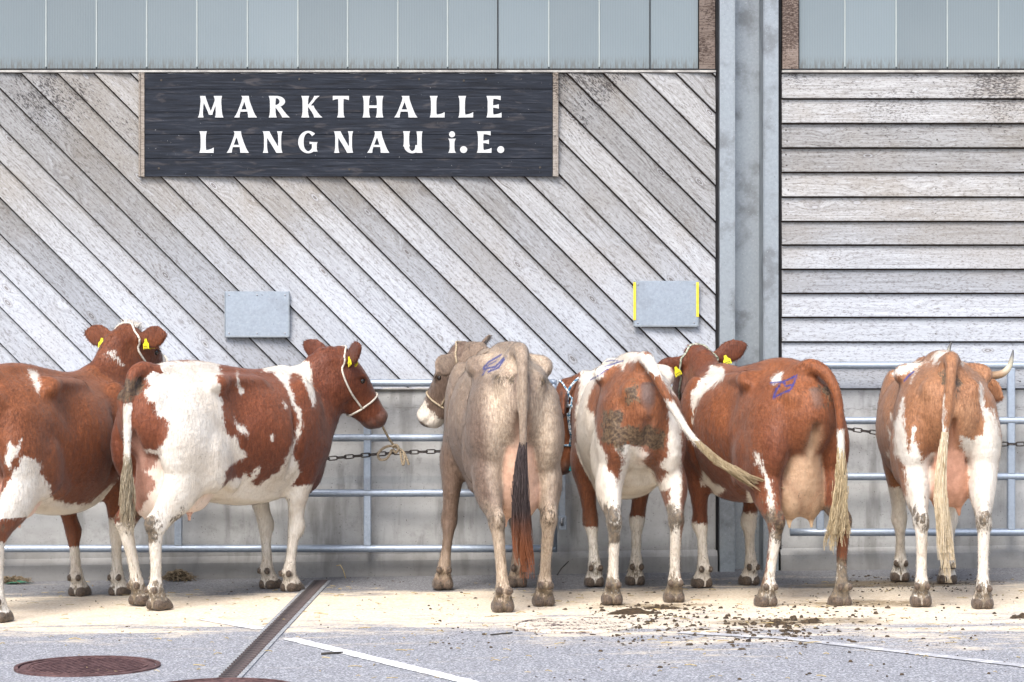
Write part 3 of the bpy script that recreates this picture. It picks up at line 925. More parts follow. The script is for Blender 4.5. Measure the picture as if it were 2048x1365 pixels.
# ------------------------------------------------------------------ railings
RY = WALL - 0.17
def rail_z(py):   # height of a rail centre standing 17 cm in front of the boards
    return 1.5 - (py - 682) / (5200 / RY)
def rx(px):
    return (px - 1024) / (5200 / RY)
def railing(name, label, x0, x1, pys, posts, r=0.0245):
    root = empty(name, ((x0 + x1) / 2, RY, ground_z((x0 + x1) / 2)))
    tag(root, label, 'railing')
    ox, oz = root.location.x, root.location.z
    zs = [rail_z(p) - oz for p in pys]
    for z_ in zs:
        m = MB().tube([(x0 - ox + (x1 - x0) * i / 12, 0, z_ + 0.0006 * math.sin(i * 2.1)) for i in range(13)], r, 14)
        m.build('rail', 'galvanised_rail', root)
    for px, segs in posts:
        X = rx(px) - ox
        for a, c in segs:
            MB().bbox(X - 0.024, X + 0.024, -0.020, 0.020, rail_z(c) - oz + r * 0.6, rail_z(a) - oz - r * 0.6, 0.005).build('post', 'galvanised_rail', root)
    return root, ox, oz
yl = [766, 875.5, 986, 1097]
fl, ox, oz = railing('tying_rail', 'galvanised four bar tying rail along the wall behind the cows on the left', -4.3, rx(1111), yl,
        [(735, [(766, 875.5), (875.5, 986), (986, 1097)]), (357, [(766, 875.5), (875.5, 986), (986, 1097)]), (-20, [(766, 875.5), (875.5, 986), (986, 1097)])])
# end upright and its wall bracket
X = rx(1107) - ox
MB().tube([(X, 0, rail_z(1104) - oz), (X, 0, rail_z(760) - oz)], 0.0235, 14).build('end_post', 'galvanised_rail', fl)
X = rx(1124) - ox
MB().bbox(X - 0.022, X + 0.022, 0.02, 0.05, rail_z(1047) - oz, rail_z(770) - oz, 0.004).build('wall_post', 'galvanised_rail', fl)
MB().bbox(X - 0.025, X + 0.029, -0.005, 0.018, rail_z(1060) - oz, rail_z(1032) - oz, 0.003).build('bracket', 'galvanised_rail', fl)
MB().tube([(X, -0.014, rail_z(1052) - oz), (X, -0.014, rail_z(1036) - oz)], 0.008, 8).build('bolt', 'screw', fl)
yr = [730.5, 841, 953, 1064.5]
fr, ox, oz = railing('tying_rail', 'galvanised four bar tying rail right of the steel column', rx(1580), 4.4, yr,
        [(2022, [(730.5, 841), (841, 953), (953, 1064.5)]), (1640, [(730.5, 841), (841, 953), (953, 1064.5)])])
X = rx(1574) - ox
MB().bbox(X - 0.035, X + 0.02, -0.006, 0.16, rail_z(744) - oz, rail_z(717) - oz, 0.004).build('bracket', 'galvanised_rail', fr)
MB().tube([(X - 0.008, -0.014, rail_z(727) - oz), (X - 0.008, 0.0, rail_z(727) - oz)], 0.011, 10).build('bolt', 'screw', fr)
MB().tube([(X - 0.006 + 0.012 * math.cos(a), -0.012, rail_z(740) - oz + 0.02 * math.sin(a)) for a in [i * math.pi / 5 for i in range(10)]], 0.0045, 6, closed=True).build('shackle', 'screw', fr)

# ------------------------------------------------------------------ chains
def chain(name, label, pts):
    root = empty(name, (pts[0][0], pts[0][1], ground_z(pts[0][0])))
    tag(root, label, 'chain', 'chains along the tying rails')
    o0 = root.location
    P = [Vector(p) for p in pts]
    # dense path
    D = []
    for i in range(len(P) - 1):
        for k in range(60):
            D.append(P[i].lerp(P[i + 1], k / 60))
    D.append(P[-1])
    acc = [0]
    for i in range(1, len(D)):
        acc.append(acc[-1] + (D[i] - D[i - 1]).length)
    pitch = 0.052
    ln, wd, r = 0.033, 0.0125, 0.0042
    loop = []
    for k in range(20):
        a = 2 * math.pi * k / 20
        x = wd * math.cos(a); y = wd * math.sin(a)
        loop.append((x, 0, y + (ln - wd * 0.3) * (1 if y > 0.001 else -1 if y < -0.001 else 0) * 0.62))
    mesh = None
    s = 0.0; i = 0
    while s < acc[-1]:
        j = int(np.searchsorted(acc, s))
        j = min(max(j, 1), len(D) - 1)
        p = D[j]; t = (D[j] - D[j - 1]).normalized()
        if mesh is None:
            o = MB().tube(loop, r, 6, closed=True).build('link', 'chain_steel', root); mesh = o.data
        else:
            o = link('link', mesh, None, root)
        q = t.to_track_quat('Z', 'Y').to_matrix().to_4x4() @ Matrix.Rotation((R(18) if i % 2 else R(108)), 4, 'Z')
        o.matrix_local = Matrix.Translation(p - o0) @ q
        s += pitch; i += 1
CY = RY - 0.03
def cpt(px, py):
    s = 5200 / CY
    return ((px - 1024) / s, CY, 1.5 - (py - 682) / s)
chain('steel_chain', 'rusty steel chain slung along the rail by the rope knot', [cpt(600, 921), cpt(660, 917), cpt(745, 909), cpt(800, 905), cpt(900, 902), cpt(960, 901)])
chain('steel_chain', 'dark steel chain slung along the rail behind the horned tan cow', [cpt(1650, 852), cpt(1705, 859), cpt(1760, 866), cpt(1880, 882), cpt(1990, 888), cpt(2040, 888), cpt(2110, 886)])
# ------------------------------------------------------------------ cattle: implicit body -> one continuous mesh
def catmull(P, n=5):
    P = np.asarray(P, float)
    if len(P) < 3:
        t = np.linspace(0, 1, n + 1)[:, None]
        return P[0] * (1 - t) + P[1] * t
    Q = np.vstack([2 * P[0] - P[1], P, 2 * P[-1] - P[-2]])
    out = []
    for i in range(1, len(Q) - 2):
        p0, p1, p2, p3 = Q[i - 1], Q[i], Q[i + 1], Q[i + 2]
        for k in range(n):
            t = k / n
            out.append(0.5 * (2 * p1 + (p2 - p0) * t + (2 * p0 - 5 * p1 + 4 * p2 - p3) * t * t + (3 * p1 - p0 - 3 * p2 + p3) * t ** 3))
    out.append(P[-1])
    out = np.array(out)
    out[:, 3:] = np.maximum(out[:, 3:], 0.004)
    return out

class Sweep:
    """points x,y,z, lateral radius, other radius; side = lateral direction"""
    def __init__(self, pts, side=(0, 1, 0), k=0.04, g='T', n=4, cap=1.0, sub=False):
        self.P = P = catmull(pts, n); side = np.asarray(side, float); self.k = k; self.g = g; self.cap = cap; self.sub = sub
        A, B = P[:-1], P[1:]
        ab = B[:, :3] - A[:, :3]
        L = np.sqrt((ab ** 2).sum(1)) + 1e-9
        t = ab / L[:, None]
        s = side - t * (t @ side)[:, None]
        s /= np.sqrt((s ** 2).sum(1))[:, None] + 1e-9
        f4 = np.float32
        self.seg = [(A[i, :3].astype(f4), f4(L[i]), np.stack([s[i], np.cross(t[i], s[i]), t[i]], 1).astype(f4), A[i, 3], B[i, 3] - A[i, 3], A[i, 4], B[i, 4] - A[i, 4]) for i in range(len(L))]
        rm = np.maximum(np.maximum(A[:, 3], A[:, 4]), np.maximum(B[:, 3], B[:, 4]))[:, None]
        self.slo = np.minimum(A[:, :3], B[:, :3]) - rm; self.shi = np.maximum(A[:, :3], B[:, :3]) + rm
        self.lo = self.slo.min(0); self.hi = self.shi.max(0)
    def d(self, X):
        best = np.full(len(X), 0.6, np.float32)
        X = X.astype(np.float32)
        xl, xh = X.min(0) - 0.075, X.max(0) + 0.075
        for i in np.nonzero(((self.shi > xl) & (self.slo < xh)).all(1))[0]:
            A, L, M3, a0, da, b0, db = self.seg[i]
            w = (X - A) @ M3
            l = w[:, 2]
            h = np.minimum(np.maximum(l, 0), L)
            l = l - h
            h = h / L
            a = np.float32(a0) + np.float32(da) * h; b = np.float32(b0) + np.float32(db) * h
            ra, rb_, rc = 1 / a, 1 / b, 1 / (np.minimum(a, b) * np.float32(self.cap))
            u, v, l = w[:, 0] * ra, w[:, 1] * rb_, l * rc
            k0 = np.sqrt(u * u + v * v + l * l)
            u *= ra; v *= rb_; l *= rc
            k1 = np.sqrt(u * u + v * v + l * l) + np.float32(1e-6)
            np.minimum(best, k0 * (k0 - 1) / k1, out=best)
        return best

class Ell:
    def __init__(self, c, r, rot=None, k=0.04, g='T', sub=False):
        self.c = np.asarray(c, float); self.r = np.asarray(r, float); self.R = np.asarray(rot, float) if rot is not None else np.eye(3)
        self.k = k; self.g = g; self.sub = sub
        m = self.r.max(); self.lo = self.c - m; self.hi = self.c + m
    def d(self, X):
        v = (X - self.c) @ self.R
        k0 = np.sqrt(((v / self.r) ** 2).sum(1)); k1 = np.sqrt(((v / self.r ** 2) ** 2).sum(1))
        return np.where(k1 > 1e-6, k0 * (k0 - 1) / np.maximum(k1, 1e-6), -self.r.min())

def smin(a, b, k):
    h = np.clip(0.5 + 0.5 * (b - a) / k, 0, 1)
    return b + (a - b) * h - k * h * (1 - h)

def field(prims, X, zcut=True, M=0.10):
    bl, bh = X.min(0) - M, X.max(0) + M
    d = np.full(len(X), 0.6, np.float32)
    for p in prims:
        if (bl > p.hi).any() or (bh < p.lo).any(): continue
        e = p.d(X)
        d = -smin(-d, e, p.k) if p.sub else smin(d, e, p.k)
    if zcut:
        d = np.maximum(d, 0.001 - X[:, 2])
    return d

def polygonise(prims, h=0.010):
    lo = np.min([p.lo for p in prims if not p.sub], 0) - 0.03
    hi = np.max([p.hi for p in prims if not p.sub], 0) + 0.03
    lo[2] = -0.03
    B = 4
    nb = np.ceil((hi - lo) / (h * B)).astype(int)
    G = 4
    ns = -(-nb // G)
    nb = ns * G
    nf = nb * B
    V = np.ones(tuple(nf), np.float32)
    bo = (np.stack(np.meshgrid(*[np.arange(G)] * 3, indexing='ij'), -1).reshape(-1, 3) * B)
    fo = np.stack(np.meshgrid(*[np.arange(B)] * 3, indexing='ij'), -1).reshape(-1, 3)
    plo = np.array([p.lo for p in prims]) - 0.13; phi = np.array([p.hi for p in prims]) + 0.13
    W = G * B
    for sx in range(ns[0]):
        for sy in range(ns[1]):
            for sz in range(ns[2]):
                o = np.array((sx, sy, sz)) * W
                c0_, c1_ = lo + o * h, lo + (o + W) * h
                cand = np.nonzero(((phi > c0_) & (plo < c1_)).all(1))[0]
                if not len(cand): continue
                sub = [prims[i] for i in cand]
                blk = o + bo
                C = lo + (blk + B / 2) * h
                cd = field(sub, C, zcut=False)
                act = (np.abs(cd) < 0.06) | ((cd < 0.075) & (np.abs(C[:, 2]) < 0.06))
                for q in blk[(cd < 0) & ~act & (C[:, 2] > 0)]:
                    V[q[0]:q[0] + B, q[1]:q[1] + B, q[2]:q[2] + B] = -1
                if act.any():
                    ii = (blk[act][:, None, :] + fo[None]).reshape(-1, 3)
                    V[tuple(ii.T)] = field(sub, lo + (ii + 0.5) * h)
    # surface nets
    S = V < 0
    def cor(T, i, j, k):
        return T[i:nf[0] - 1 + i, j:nf[1] - 1 + j, k:nf[2] - 1 + k]
    cnt = np.zeros(tuple(nf - 1), np.int8)
    for i in (0, 1):
        for j in (0, 1):
            for k in (0, 1):
                cnt += cor(S, i, j, k)
    cell = (cnt > 0) & (cnt < 8)
    ci = np.argwhere(cell)
    vid = np.full(cell.shape, -1, np.int32)
    vid[cell] = np.arange(len(ci))
    acc = np.zeros((len(ci), 3)); num = np.zeros(len(ci))
    offs = [np.array(o) for o in np.ndindex(2, 2, 2)]
    for a in offs:
        for ax in range(3):
            if a[ax]: continue
            b = a.copy(); b[ax] = 1
            va = V[tuple((ci + a).T)]; vb = V[tuple((ci + b).T)]
            m = (va < 0) != (vb < 0)
            t = np.where(m, va / np.where(m, va - vb, 1), 0)
            pt = a + t[:, None] * (b - a)
            acc[m] += pt[m]; num[m] += 1
    verts = lo + (ci + acc / num[:, None] + 0.5) * h
    faces = []
    for ax in range(3):
        u, v = (ax + 1) % 3, (ax + 2) % 3
        sl0 = [slice(1, -1)] * 3; sl1 = [slice(1, -1)] * 3
        sl0[ax] = slice(0, -1); sl1[ax] = slice(1, None)
        s0, s1 = S[tuple(sl0)], S[tuple(sl1)]
        e = np.argwhere(s0 != s1)
        if len(e) == 0: continue
        flip = s0[tuple(e.T)]
        base = e.copy()
        base[:, u] += 1; base[:, v] += 1      # grid index of edge start
        q = []
        for du, dv in ((-1, -1), (0, -1), (0, 0), (-1, 0)):
            c = base.copy(); c[:, u] += du; c[:, v] += dv
            q.append(vid[tuple(c.T)])
        q = np.stack(q, 1)
        q = np.where(flip[:, None], q, q[:, ::-1])
        faces.append(q)
    F = np.concatenate(faces)
    F = F[(F >= 0).all(1)]
    # relax a little, then pull back onto the surface
    for it in range(2):
        s = np.zeros_like(verts); n = np.zeros(len(verts))
        for a in range(4):
            b = (a + 1) % 4
            np.add.at(s, F[:, a], verts[F[:, b]]); np.add.at(n, F[:, a], 1)
            np.add.at(s, F[:, b], verts[F[:, a]]); np.add.at(n, F[:, b], 1)
        verts = 0.5 * verts + 0.5 * s / np.maximum(n, 1)[:, None]
    # drop small floating pieces
    par = np.arange(len(verts))
    E = np.concatenate([F[:, [0, 1]], F[:, [1, 2]], F[:, [2, 3]]])
    for it in range(200):
        a_, b_ = par[E[:, 0]], par[E[:, 1]]
        m = a_ != b_
        if not m.any(): break
        a_, b_ = a_[m], b_[m]
        np.minimum.at(par, np.maximum(a_, b_), np.minimum(a_, b_))
        while True:
            q = par[par]
            if (q == par).all(): break
            par = q
    big = np.bincount(par).argmax()
    keep = par == big
    F = F[keep[F].all(1)]
    new = np.cumsum(keep) - 1
    return verts[keep], new[F]

def np_mesh(name, V, F):
    me = bpy.data.meshes.new(name)
    me.vertices.add(len(V)); me.vertices.foreach_set('co', V.astype(np.float32).ravel())
    me.loops.add(F.size); me.loops.foreach_set('vertex_index', F.astype(np.int32).ravel())
    me.polygons.add(len(F))
    me.polygons.foreach_set('loop_start', np.arange(0, F.size, F.shape[1], dtype=np.int32))
    me.update(calc_edges=True)
    me.shade_smooth()
    return me

def rotm(yaw, pitch, roll=0):
    """yaw left+, pitch down+, degrees"""
    return np.array(Matrix.Rotation(R(yaw), 3, 'Z') @ Matrix.Rotation(R(pitch), 3, 'Y') @ Matrix.Rotation(R(roll), 3, 'X'))

def sdf_poly(poly, U, V):
    """signed distance, positive inside"""
    P = np.asarray(poly, float)
    d = np.full(len(U), 1e9); ins = np.zeros(len(U), bool)
    n = len(P)
    for i in range(n):
        a, b = P[i], P[(i + 1) % n]
        e = b - a
        wx_, wy_ = U - a[0], V - a[1]
        t = np.clip((wx_ * e[0] + wy_ * e[1]) / (e @ e + 1e-12), 0, 1)
        d = np.minimum(d, (wx_ - e[0] * t) ** 2 + (wy_ - e[1] * t) ** 2)
        c = ((a[1] <= V) & (b[1] > V)) | ((b[1] <= V) & (a[1] > V))
        with np.errstate(divide='ignore', invalid='ignore'):
            xi = a[0] + (V - a[1]) / (e[1] if abs(e[1]) > 1e-12 else 1e-12) * e[0]
        ins ^= c & (U < xi)
    d = np.sqrt(d)
    return np.where(ins, d, -d)

def sdf_line(pts, U, V):
    P = np.asarray(pts, float)
    d = np.full(len(U), 1e9)
    for i in range(len(P) - 1):
        a, b = P[i], P[i + 1]
        e = b - a
        wx_, wy_ = U - a[0], V - a[1]
        t = np.clip((wx_ * e[0] + wy_ * e[1]) / (e @ e + 1e-12), 0, 1)
        d = np.minimum(d, np.hypot(wx_ - e[0] * t, wy_ - e[1] * t))
    return d

# ------------------------------------------------------------------ coat material
def mat_coat(name, red, red2, white=(0.74, 0.70, 0.63), skin=(0.56, 0.33, 0.25), lowdirt=0.5):
    b = NB(name, 0.55, 0.38)
    o = b.obj()
    n1 = b.noise(o, 16, 4, 0.65); n2 = b.noise(o, 60, 3, 0.6)
    hair = b.noise(b.map(o, (62, 62, 13)), 1.7, 4, 0.75)
    hair2 = b.noise(b.map(o, (26, 90, 60)), 1.3, 4, 0.75)
    big = b.noise(o, 3.2, 4, 0.6)
    n0 = b.noise(o, 7, 3, 0.6)
    s = b.math('ADD', b.attr('white'), b.math('ADD', b.math('MULTIPLY', b.math('SUBTRACT', n1, 0.5), 0.065), b.math('ADD', b.math('MULTIPLY', b.math('SUBTRACT', n2, 0.5), 0.02), b.math('MULTIPLY', b.math('SUBTRACT', hair, 0.5), 0.075))))
    fw = b.step(s, -0.007, 0.008)
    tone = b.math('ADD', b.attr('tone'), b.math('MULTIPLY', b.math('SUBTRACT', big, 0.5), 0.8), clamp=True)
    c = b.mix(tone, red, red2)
    c = b.mix(b.step(hair, 0.32, 0.68, 0.0, 0.72), c, b.mix(1.0, c, (0.42, 0.36, 0.32), 'MULTIPLY'))
    c = b.mix(b.step(hair2, 0.45, 0.72, 0.0, 0.5), c, b.mix(1.0, c, (1.7, 1.6, 1.5), 'MULTIPLY'))
    wc = b.mix(b.step(big, 0.40, 0.66, 0.0, 0.6), white, (0.60, 0.52, 0.42))
    wc = b.mix(b.step(n0, 0.50, 0.72, 0.0, 0.5), wc, (0.50, 0.43, 0.35))
    wc = b.mix(b.step(hair, 0.40, 0.72, 0.0, 0.4), wc, (0.42, 0.36, 0.29))
    c = b.mix(fw, c, wc)
    pk = b.attr('pink')
    sk = b.mix(b.step(n1, 0.35, 0.7), skin, tuple(min(1, x * 1.28 + 0.03) for x in skin))
    c = b.mix(pk, c, sk)
    # dung-stained hair
    dn = b.math('ADD', b.attr('dirt'), b.math('ADD', b.math('MULTIPLY', b.math('SUBTRACT', n1, 0.5), 1.9), b.math('MULTIPLY', b.math('SUBTRACT', hair, 0.5), 1.3)))
    dcol = b.mix(b.step(n2, 0.35, 0.65), (0.034, 0.025, 0.017), (0.150, 0.105, 0.060))
    c = b.mix(b.step(dn, 0.42, 0.72, 0.0, 0.9), c, dcol)
    fl = b.noise(o, 85, 2, 0.5); flm = b.noise(o, 5, 3, 0.6)
    oz = b.xyz(o)[2]
    spk = b.math('MULTIPLY', b.step(fl, 0.665, 0.70), b.step(b.math('ADD', flm, b.step(oz, 0.75, 0.2, -0.12, 0.12)), 0.52, 0.60))
    c = b.mix(b.math('MULTIPLY', spk, 0.8), c, (0.10, 0.072, 0.04))
    lowm = b.math('MULTIPLY', b.step(b.math('ADD', oz, b.math('MULTIPLY', n1, 0.5)), 0.78, 0.30), lowdirt)
    c = b.mix(b.math('MULTIPLY', lowm, b.step(hair, 0.42, 0.66)), c, (0.23, 0.175, 0.105))
    # hoof horn
    hf = b.attr('hoof')
    hc = b.mix(b.step(hair2, 0.3, 0.7), (0.036, 0.026, 0.019), (0.135, 0.095, 0.066))
    c = b.mix(b.step(b.math('ADD', hf, b.math('MULTIPLY', b.math('SUBTRACT', n2, 0.5), 0.5)), 0.4, 0.6), c, hc)
    # dark bare skin: muzzle, vulva, ear rims
    c = b.mix(b.attr('dark'), c, b.mix(n2, (0.030, 0.020, 0.018), (0.10, 0.065, 0.055)))
    # marker strokes in blue
    mk = b.math('ADD', b.attr('mark'), b.math('MULTIPLY', b.math('SUBTRACT', hair, 0.5), 0.012))
    c = b.mix(b.step(mk, -0.002, 0.003, 0.0, 0.9), c, (0.006, 0.030, 0.20))
    b.col(c)
    b.p.inputs['Sheen Weight'].default_value = 0.12
    b.p.inputs['Sheen Roughness'].default_value = 0.4
    b.rough(b.math('SUBTRACT', b.step(hair2, 0.2, 0.8, 0.38, 0.60), b.math('MULTIPLY', b.attr('dark'), 0.15)))
    b.bump(b.math('ADD', hair, b.math('ADD', b.math('MULTIPLY', hair2, 0.6), b.math('ADD', b.math('MULTIPLY', n1, 1.0), b.math('MULTIPLY', n0, 2.6)))), 0.7, 0.007)
    MAT[name] = b.m
def mat_hair(name, c0, c1, tip=None, z0=0.0, z1=1.0):
    b = NB(name, 0.55, 0.3)
    o = b.obj()
    n = b.noise(b.map(o, (70, 70, 4)), 3.0, 4, 0.7)
    c = b.mix(b.step(n, 0.3, 0.7), c0, c1)
    bl = b.noise(b.map(o, (16, 16, 7)), 1.5, 4, 0.7)
    c = b.mix(b.step(bl, 0.5, 0.72, 0.0, 0.6), c, b.mix(1.0, c, (0.42, 0.34, 0.24), 'MULTIPLY'))
    if tip:
        zz = b.math('ADD', b.xyz(o)[2], b.math('MULTIPLY', b.noise(o, 9, 3), 0.15))
        c = b.mix(b.step(zz, z1, z0), c, b.mix(n, tuple(x * 0.5 for x in tip), tip))
    b.col(c)
    MAT[name] = b.m
def mat_horn():
    b = NB('horn', 0.4, 0.4)
    o = b.obj(); n = b.noise(b.map(o, (1, 1, 1)), 25, 4, 0.6)
    t = b.attr('along')
    c = b.ramp(t, [(0.0, (0.20, 0.11, 0.06)), (0.40, (0.36, 0.25, 0.16)), (0.62, (0.55, 0.52, 0.40)), (0.85, (0.12, 0.12, 0.12)), (1.0, (0.03, 0.03, 0.03))])
    b.col(b.mix(b.step(n, 0.4, 0.7, 0, 0.5), c, b.mix(1.0, c, (0.5, 0.45, 0.4), 'MULTIPLY')))
    b.bump(n, 0.3, 0.003)
    MAT['horn'] = b.m
    b = NB('eye', 0.06, 0.6)
    n = b.noise(b.obj(), 30)
    b.col(b.mix(n, (0.004, 0.003, 0.003), (0.02, 0.012, 0.008)))
    MAT['eye'] = b.m
mat_horn()

def build_cow(S_):
    """S_: dictionary describing one animal; local frame x forward, y left, z up, scale in metres"""
    sc = S_.get('scale', 1.0); wf = S_.get('wide', 1.0); bel = S_.get('belly', 0.0)
    pr = []
    top = S_.get('top', {})
    # trunk stations: x, top, bottom, half width
    st = [(-0.80, 1.27, 0.95, 0.115), (-0.70, 1.345, 0.86, 0.20), (-0.52, 1.385, 0.77, 0.262), (-0.33, 1.385, 0.69, 0.275),
          (-0.12, 1.365, 0.628 - bel, 0.300), (0.12, 1.345, 0.588 - bel, 0.330), (0.34, 1.34, 0.594 - bel * 0.7, 0.312), (0.54, 1.345, 0.62, 0.262), (0.70, 1.27, 0.66, 0.205), (0.80, 1.16, 0.72, 0.15)]
    tr = []
    for x, t, bt, w_ in st:
        tr.append((x, 0, (t + bt) / 2, w_ * wf, (t - bt) / 2))
    pr.append(Sweep(tr, k=0.01, n=4, g='T', cap=0.8))
    # spine ridge and square loin
    pr.append(Sweep([(-0.74, 0, 1.352, 0.05, 0.03), (-0.5, 0, 1.392, 0.06, 0.03), (-0.3, 0, 1.395, 0.075, 0.03), (-0.05, 0, 1.362, 0.07, 0.03), (0.25, 0, 1.332, 0.06, 0.03), (0.52, 0, 1.352, 0.05, 0.035)], k=0.07))
    for s in (-1, 1):
        pr.append(Sweep([(-0.36, s * 0.185 * wf, 1.315, 0.06, 0.04), (-0.05, s * 0.16 * wf, 1.30, 0.05, 0.035), (0.1, s * 0.14 * wf, 1.29, 0.05, 0.035)], k=0.06))
        pr.append(Ell((-0.37, s * 0.240 * wf, 1.285), (0.075, 0.030, 0.034), k=0.07))           # hook bone
        pr.append(Ell((-0.785, s * 0.118 * wf, 1.21), (0.042, 0.036, 0.045), k=0.06))             # pin bone
        pr.append(Ell((-0.18, s * 0.340 * wf, 1.20), (0.14, 0.085, 0.10), k=0.09, sub=True))
        pr.append(Ell((-0.60, s * 0.205 * wf, 1.415), (0.16, 0.085, 0.065), k=0.10, sub=True))    # hollow of the flank
        pr.append(Ell((0.47, s * 0.20 * wf, 1.05), (0.16, 0.085, 0.26), k=0.06))                # shoulder blade
        pr.append(Ell((0.66, s * 0.14 * wf, 0.90), (0.10, 0.09, 0.13), k=0.09))                 # point of shoulder
    pr.append(Ell((0.72, 0, 0.72), (0.16, 0.11, 0.14), k=0.12))                                  # brisket
    pr.append(Sweep([(-0.40, 0, 0.69, 0.10, 0.04), (-0.1, 0, 0.625 - bel, 0.14, 0.04), (0.2, 0, 0.60 - bel, 0.14, 0.04), (0.5, 0, 0.64, 0.10, 0.04)], k=0.10))
    # groove between the thighs, ribs
    pr.append(Sweep([(-0.86, 0, 1.04, 0.016, 0.05), (-0.83, 0, 0.94, 0.020, 0.06), (-0.80, 0, 0.84, 0.022, 0.06)], k=0.055, sub=True))
    for s in (-1, 1):
        pr.append(Sweep([(-0.20, s * 0.325 * wf, 1.22, 0.02, 0.03), (-0.22, s * 0.335 * wf, 1.08, 0.02, 0.03)], k=0.12, sub=True, n=3))
        pr.append(Sweep([(-0.60, s * 0.305 * wf, 1.12, 0.010, 0.03), (-0.68, s * 0.315 * wf, 0.95, 0.012, 0.03), (-0.72, s * 0.29 * wf, 0.80, 0.010, 0.03)], k=0.05, sub=True, n=3))
        pr.append(Ell((0.28, s * 0.30 * wf, 0.86), (0.02, 0.03, 0.22), k=0.07, sub=True))
    # feet
    ft = S_['feet']
    def shift(p, d, ztop, zlow=0.10):
        k = np.clip((ztop - p[2]) / (ztop - zlow), 0, 1)
        return (p[0] + d[0] * k, p[1] + d[1] * k, p[2], p[3], p[4])
    for key, s in (('LH', 1), ('RH', -1)):
        dx, dy = ft[key]
        th = S_.get('thigh', 1.0)
        L = [(-0.56, s * 0.165 * wf, 1.10, 0.105 * th, 0.21), (-0.585, s * 0.185 * wf, 0.93, 0.112 * th, 0.222), (-0.580, s * 0.190 * wf, 0.79, 0.090 * th, 0.182), (-0.64, s * 0.184, 0.655, 0.076, 0.130), (-0.73, s * 0.176, 0.545, 0.050, 0.078), (-0.785, s * 0.172, 0.47, 0.037, 0.060), (-0.785, s * 0.170, 0.40, 0.033, 0.046), (-0.765, s * 0.168, 0.29, 0.029, 0.035), (-0.752, s * 0.168, 0.19, 0.030, 0.035), (-0.745, s * 0.168, 0.125, 0.040, 0.043), (-0.725, s * 0.168, 0.075, 0.036, 0.038)]
        L = [shift(p, (dx, dy), 0.95) for p in L]
        pr.append(Sweep(L, k=0.040, g=key, n=4))
        pr.append(Sweep([(-0.44, s * 0.245 * wf, 0.92, 0.03, 0.05), (-0.33, s * 0.23 * wf, 0.78, 0.025, 0.05), (-0.18, s * 0.20 * wf, 0.69, 0.02, 0.03)], k=0.07, g='T'))
        # stifle and point of hock
        pr.append(Ell((-0.40 + dx * 0.2, s * 0.225 * wf, 0.80), (0.10, 0.062, 0.14), k=0.09, g=key))
        hx = L[5]
        pr.append(Ell((hx[0] - 0.062, hx[1], 0.505), (0.026, 0.022, 0.040), k=0.045, g=key))
        pr.append(Sweep([(hx[0] - 0.052, hx[1], 0.50, 0.014, 0.016), (L[4][0] - 0.052, L[4][1], 0.60, 0.012, 0.014), (L[3][0] - 0.08, L[3][1], 0.70, 0.018, 0.02)], k=0.045, g=key))
        pr.append(Ell((hx[0], hx[1] + s * 0.024, 0.475), (0.035, 0.020, 0.04), k=0.02, g=key))
        pr.append(Ell((hx[0], hx[1] - s * 0.024, 0.475), (0.035, 0.020, 0.04), k=0.02, g=key))
        hoof(pr, L[-1], key, S_.get('toe', {}).get(key, 0.0))
    for key, s in (('LF', 1), ('RF', -1)):
        dx, dy = ft[key]
        L = [(0.53, s * 0.20 * wf, 0.92, 0.075, 0.16), (0.50, s * 0.195, 0.76, 0.075, 0.13), (0.49, s * 0.182, 0.63, 0.060, 0.092), (0.50, s * 0.172, 0.51, 0.046, 0.058), (0.515, s * 0.165, 0.42, 0.045, 0.050), (0.515, s * 0.163, 0.375, 0.043, 0.047), (0.505, s * 0.16, 0.30, 0.030, 0.035), (0.50, s * 0.16, 0.20, 0.030, 0.034), (0.495, s * 0.16, 0.130, 0.040, 0.041), (0.515, s * 0.16, 0.075, 0.035, 0.037)]
        L = [shift(p, (dx, dy), 0.85) for p in L]
        pr.append(Sweep(L, k=0.040, g=key, n=4))
        pr.append(Ell((L[4][0] + 0.022, L[4][1], 0.40), (0.034, 0.042, 0.05), k=0.03, g=key))
        hoof(pr, L[-1], key, S_.get('toe', {}).get(key, 0.0))
    # udder
    u = S_.get('udder', 1.0)
    if u > 0:
        uz = S_.get('udder_z', 0.60)
        pr.append(Sweep([(-0.70, 0, 0.98, 0.050, 0.05), (-0.70, 0, 0.85, 0.085 * u, 0.07), (-0.66, 0, 0.70, 0.115 * u, 0.10), (-0.62, 0, uz, 0.10 * u, 0.10)], k=0.025, g='U'))
        for s in (-1, 1):
            pr.append(Ell((-0.63, s * 0.058 * u, uz + 0.04), (0.105, 0.078 * u, 0.145 * u), k=0.025, g='U'))
            pr.append(Ell((-0.40, s * 0.062 * u, uz + 0.05), (0.15, 0.082 * u, 0.115 * u), k=0.03, g='U'))
            for tx, tz in ((-0.64, uz - 0.105 * u), (-0.43, uz - 0.06 * u)):
                pr.append(Sweep([(tx, s * 0.062 * u, tz + 0.04, 0.020, 0.020), (tx, s * 0.064 * u, tz - 0.005, 0.016, 0.016), (tx, s * 0.065 * u, tz - 0.045, 0.011, 0.011)], k=0.022, g='teat', n=2))
    # vulva, anus
    pr.append(Sweep([(-0.83, 0, 1.235, 0.034, 0.024), (-0.855, 0, 1.165, 0.038, 0.028), (-0.850, 0, 1.09, 0.022, 0.018)], k=0.02, g='V'))
    pr.append(Sweep([(-0.79, 0, 1.15, 0.07, 0.04), (-0.74, 0, 0.98, 0.03, 0.03), (-0.72, 0, 0.85, 0.02, 0.02)], k=0.06, g='T'))
    # tail
    tl = S_['tail']
    pr.append(Sweep(tl, side=(0, 1, 0), k=0.035, g='tail', n=4))
    # neck
    hp = np.array(S_['head_pos']); HR = rotm(*S_['head_rot'])
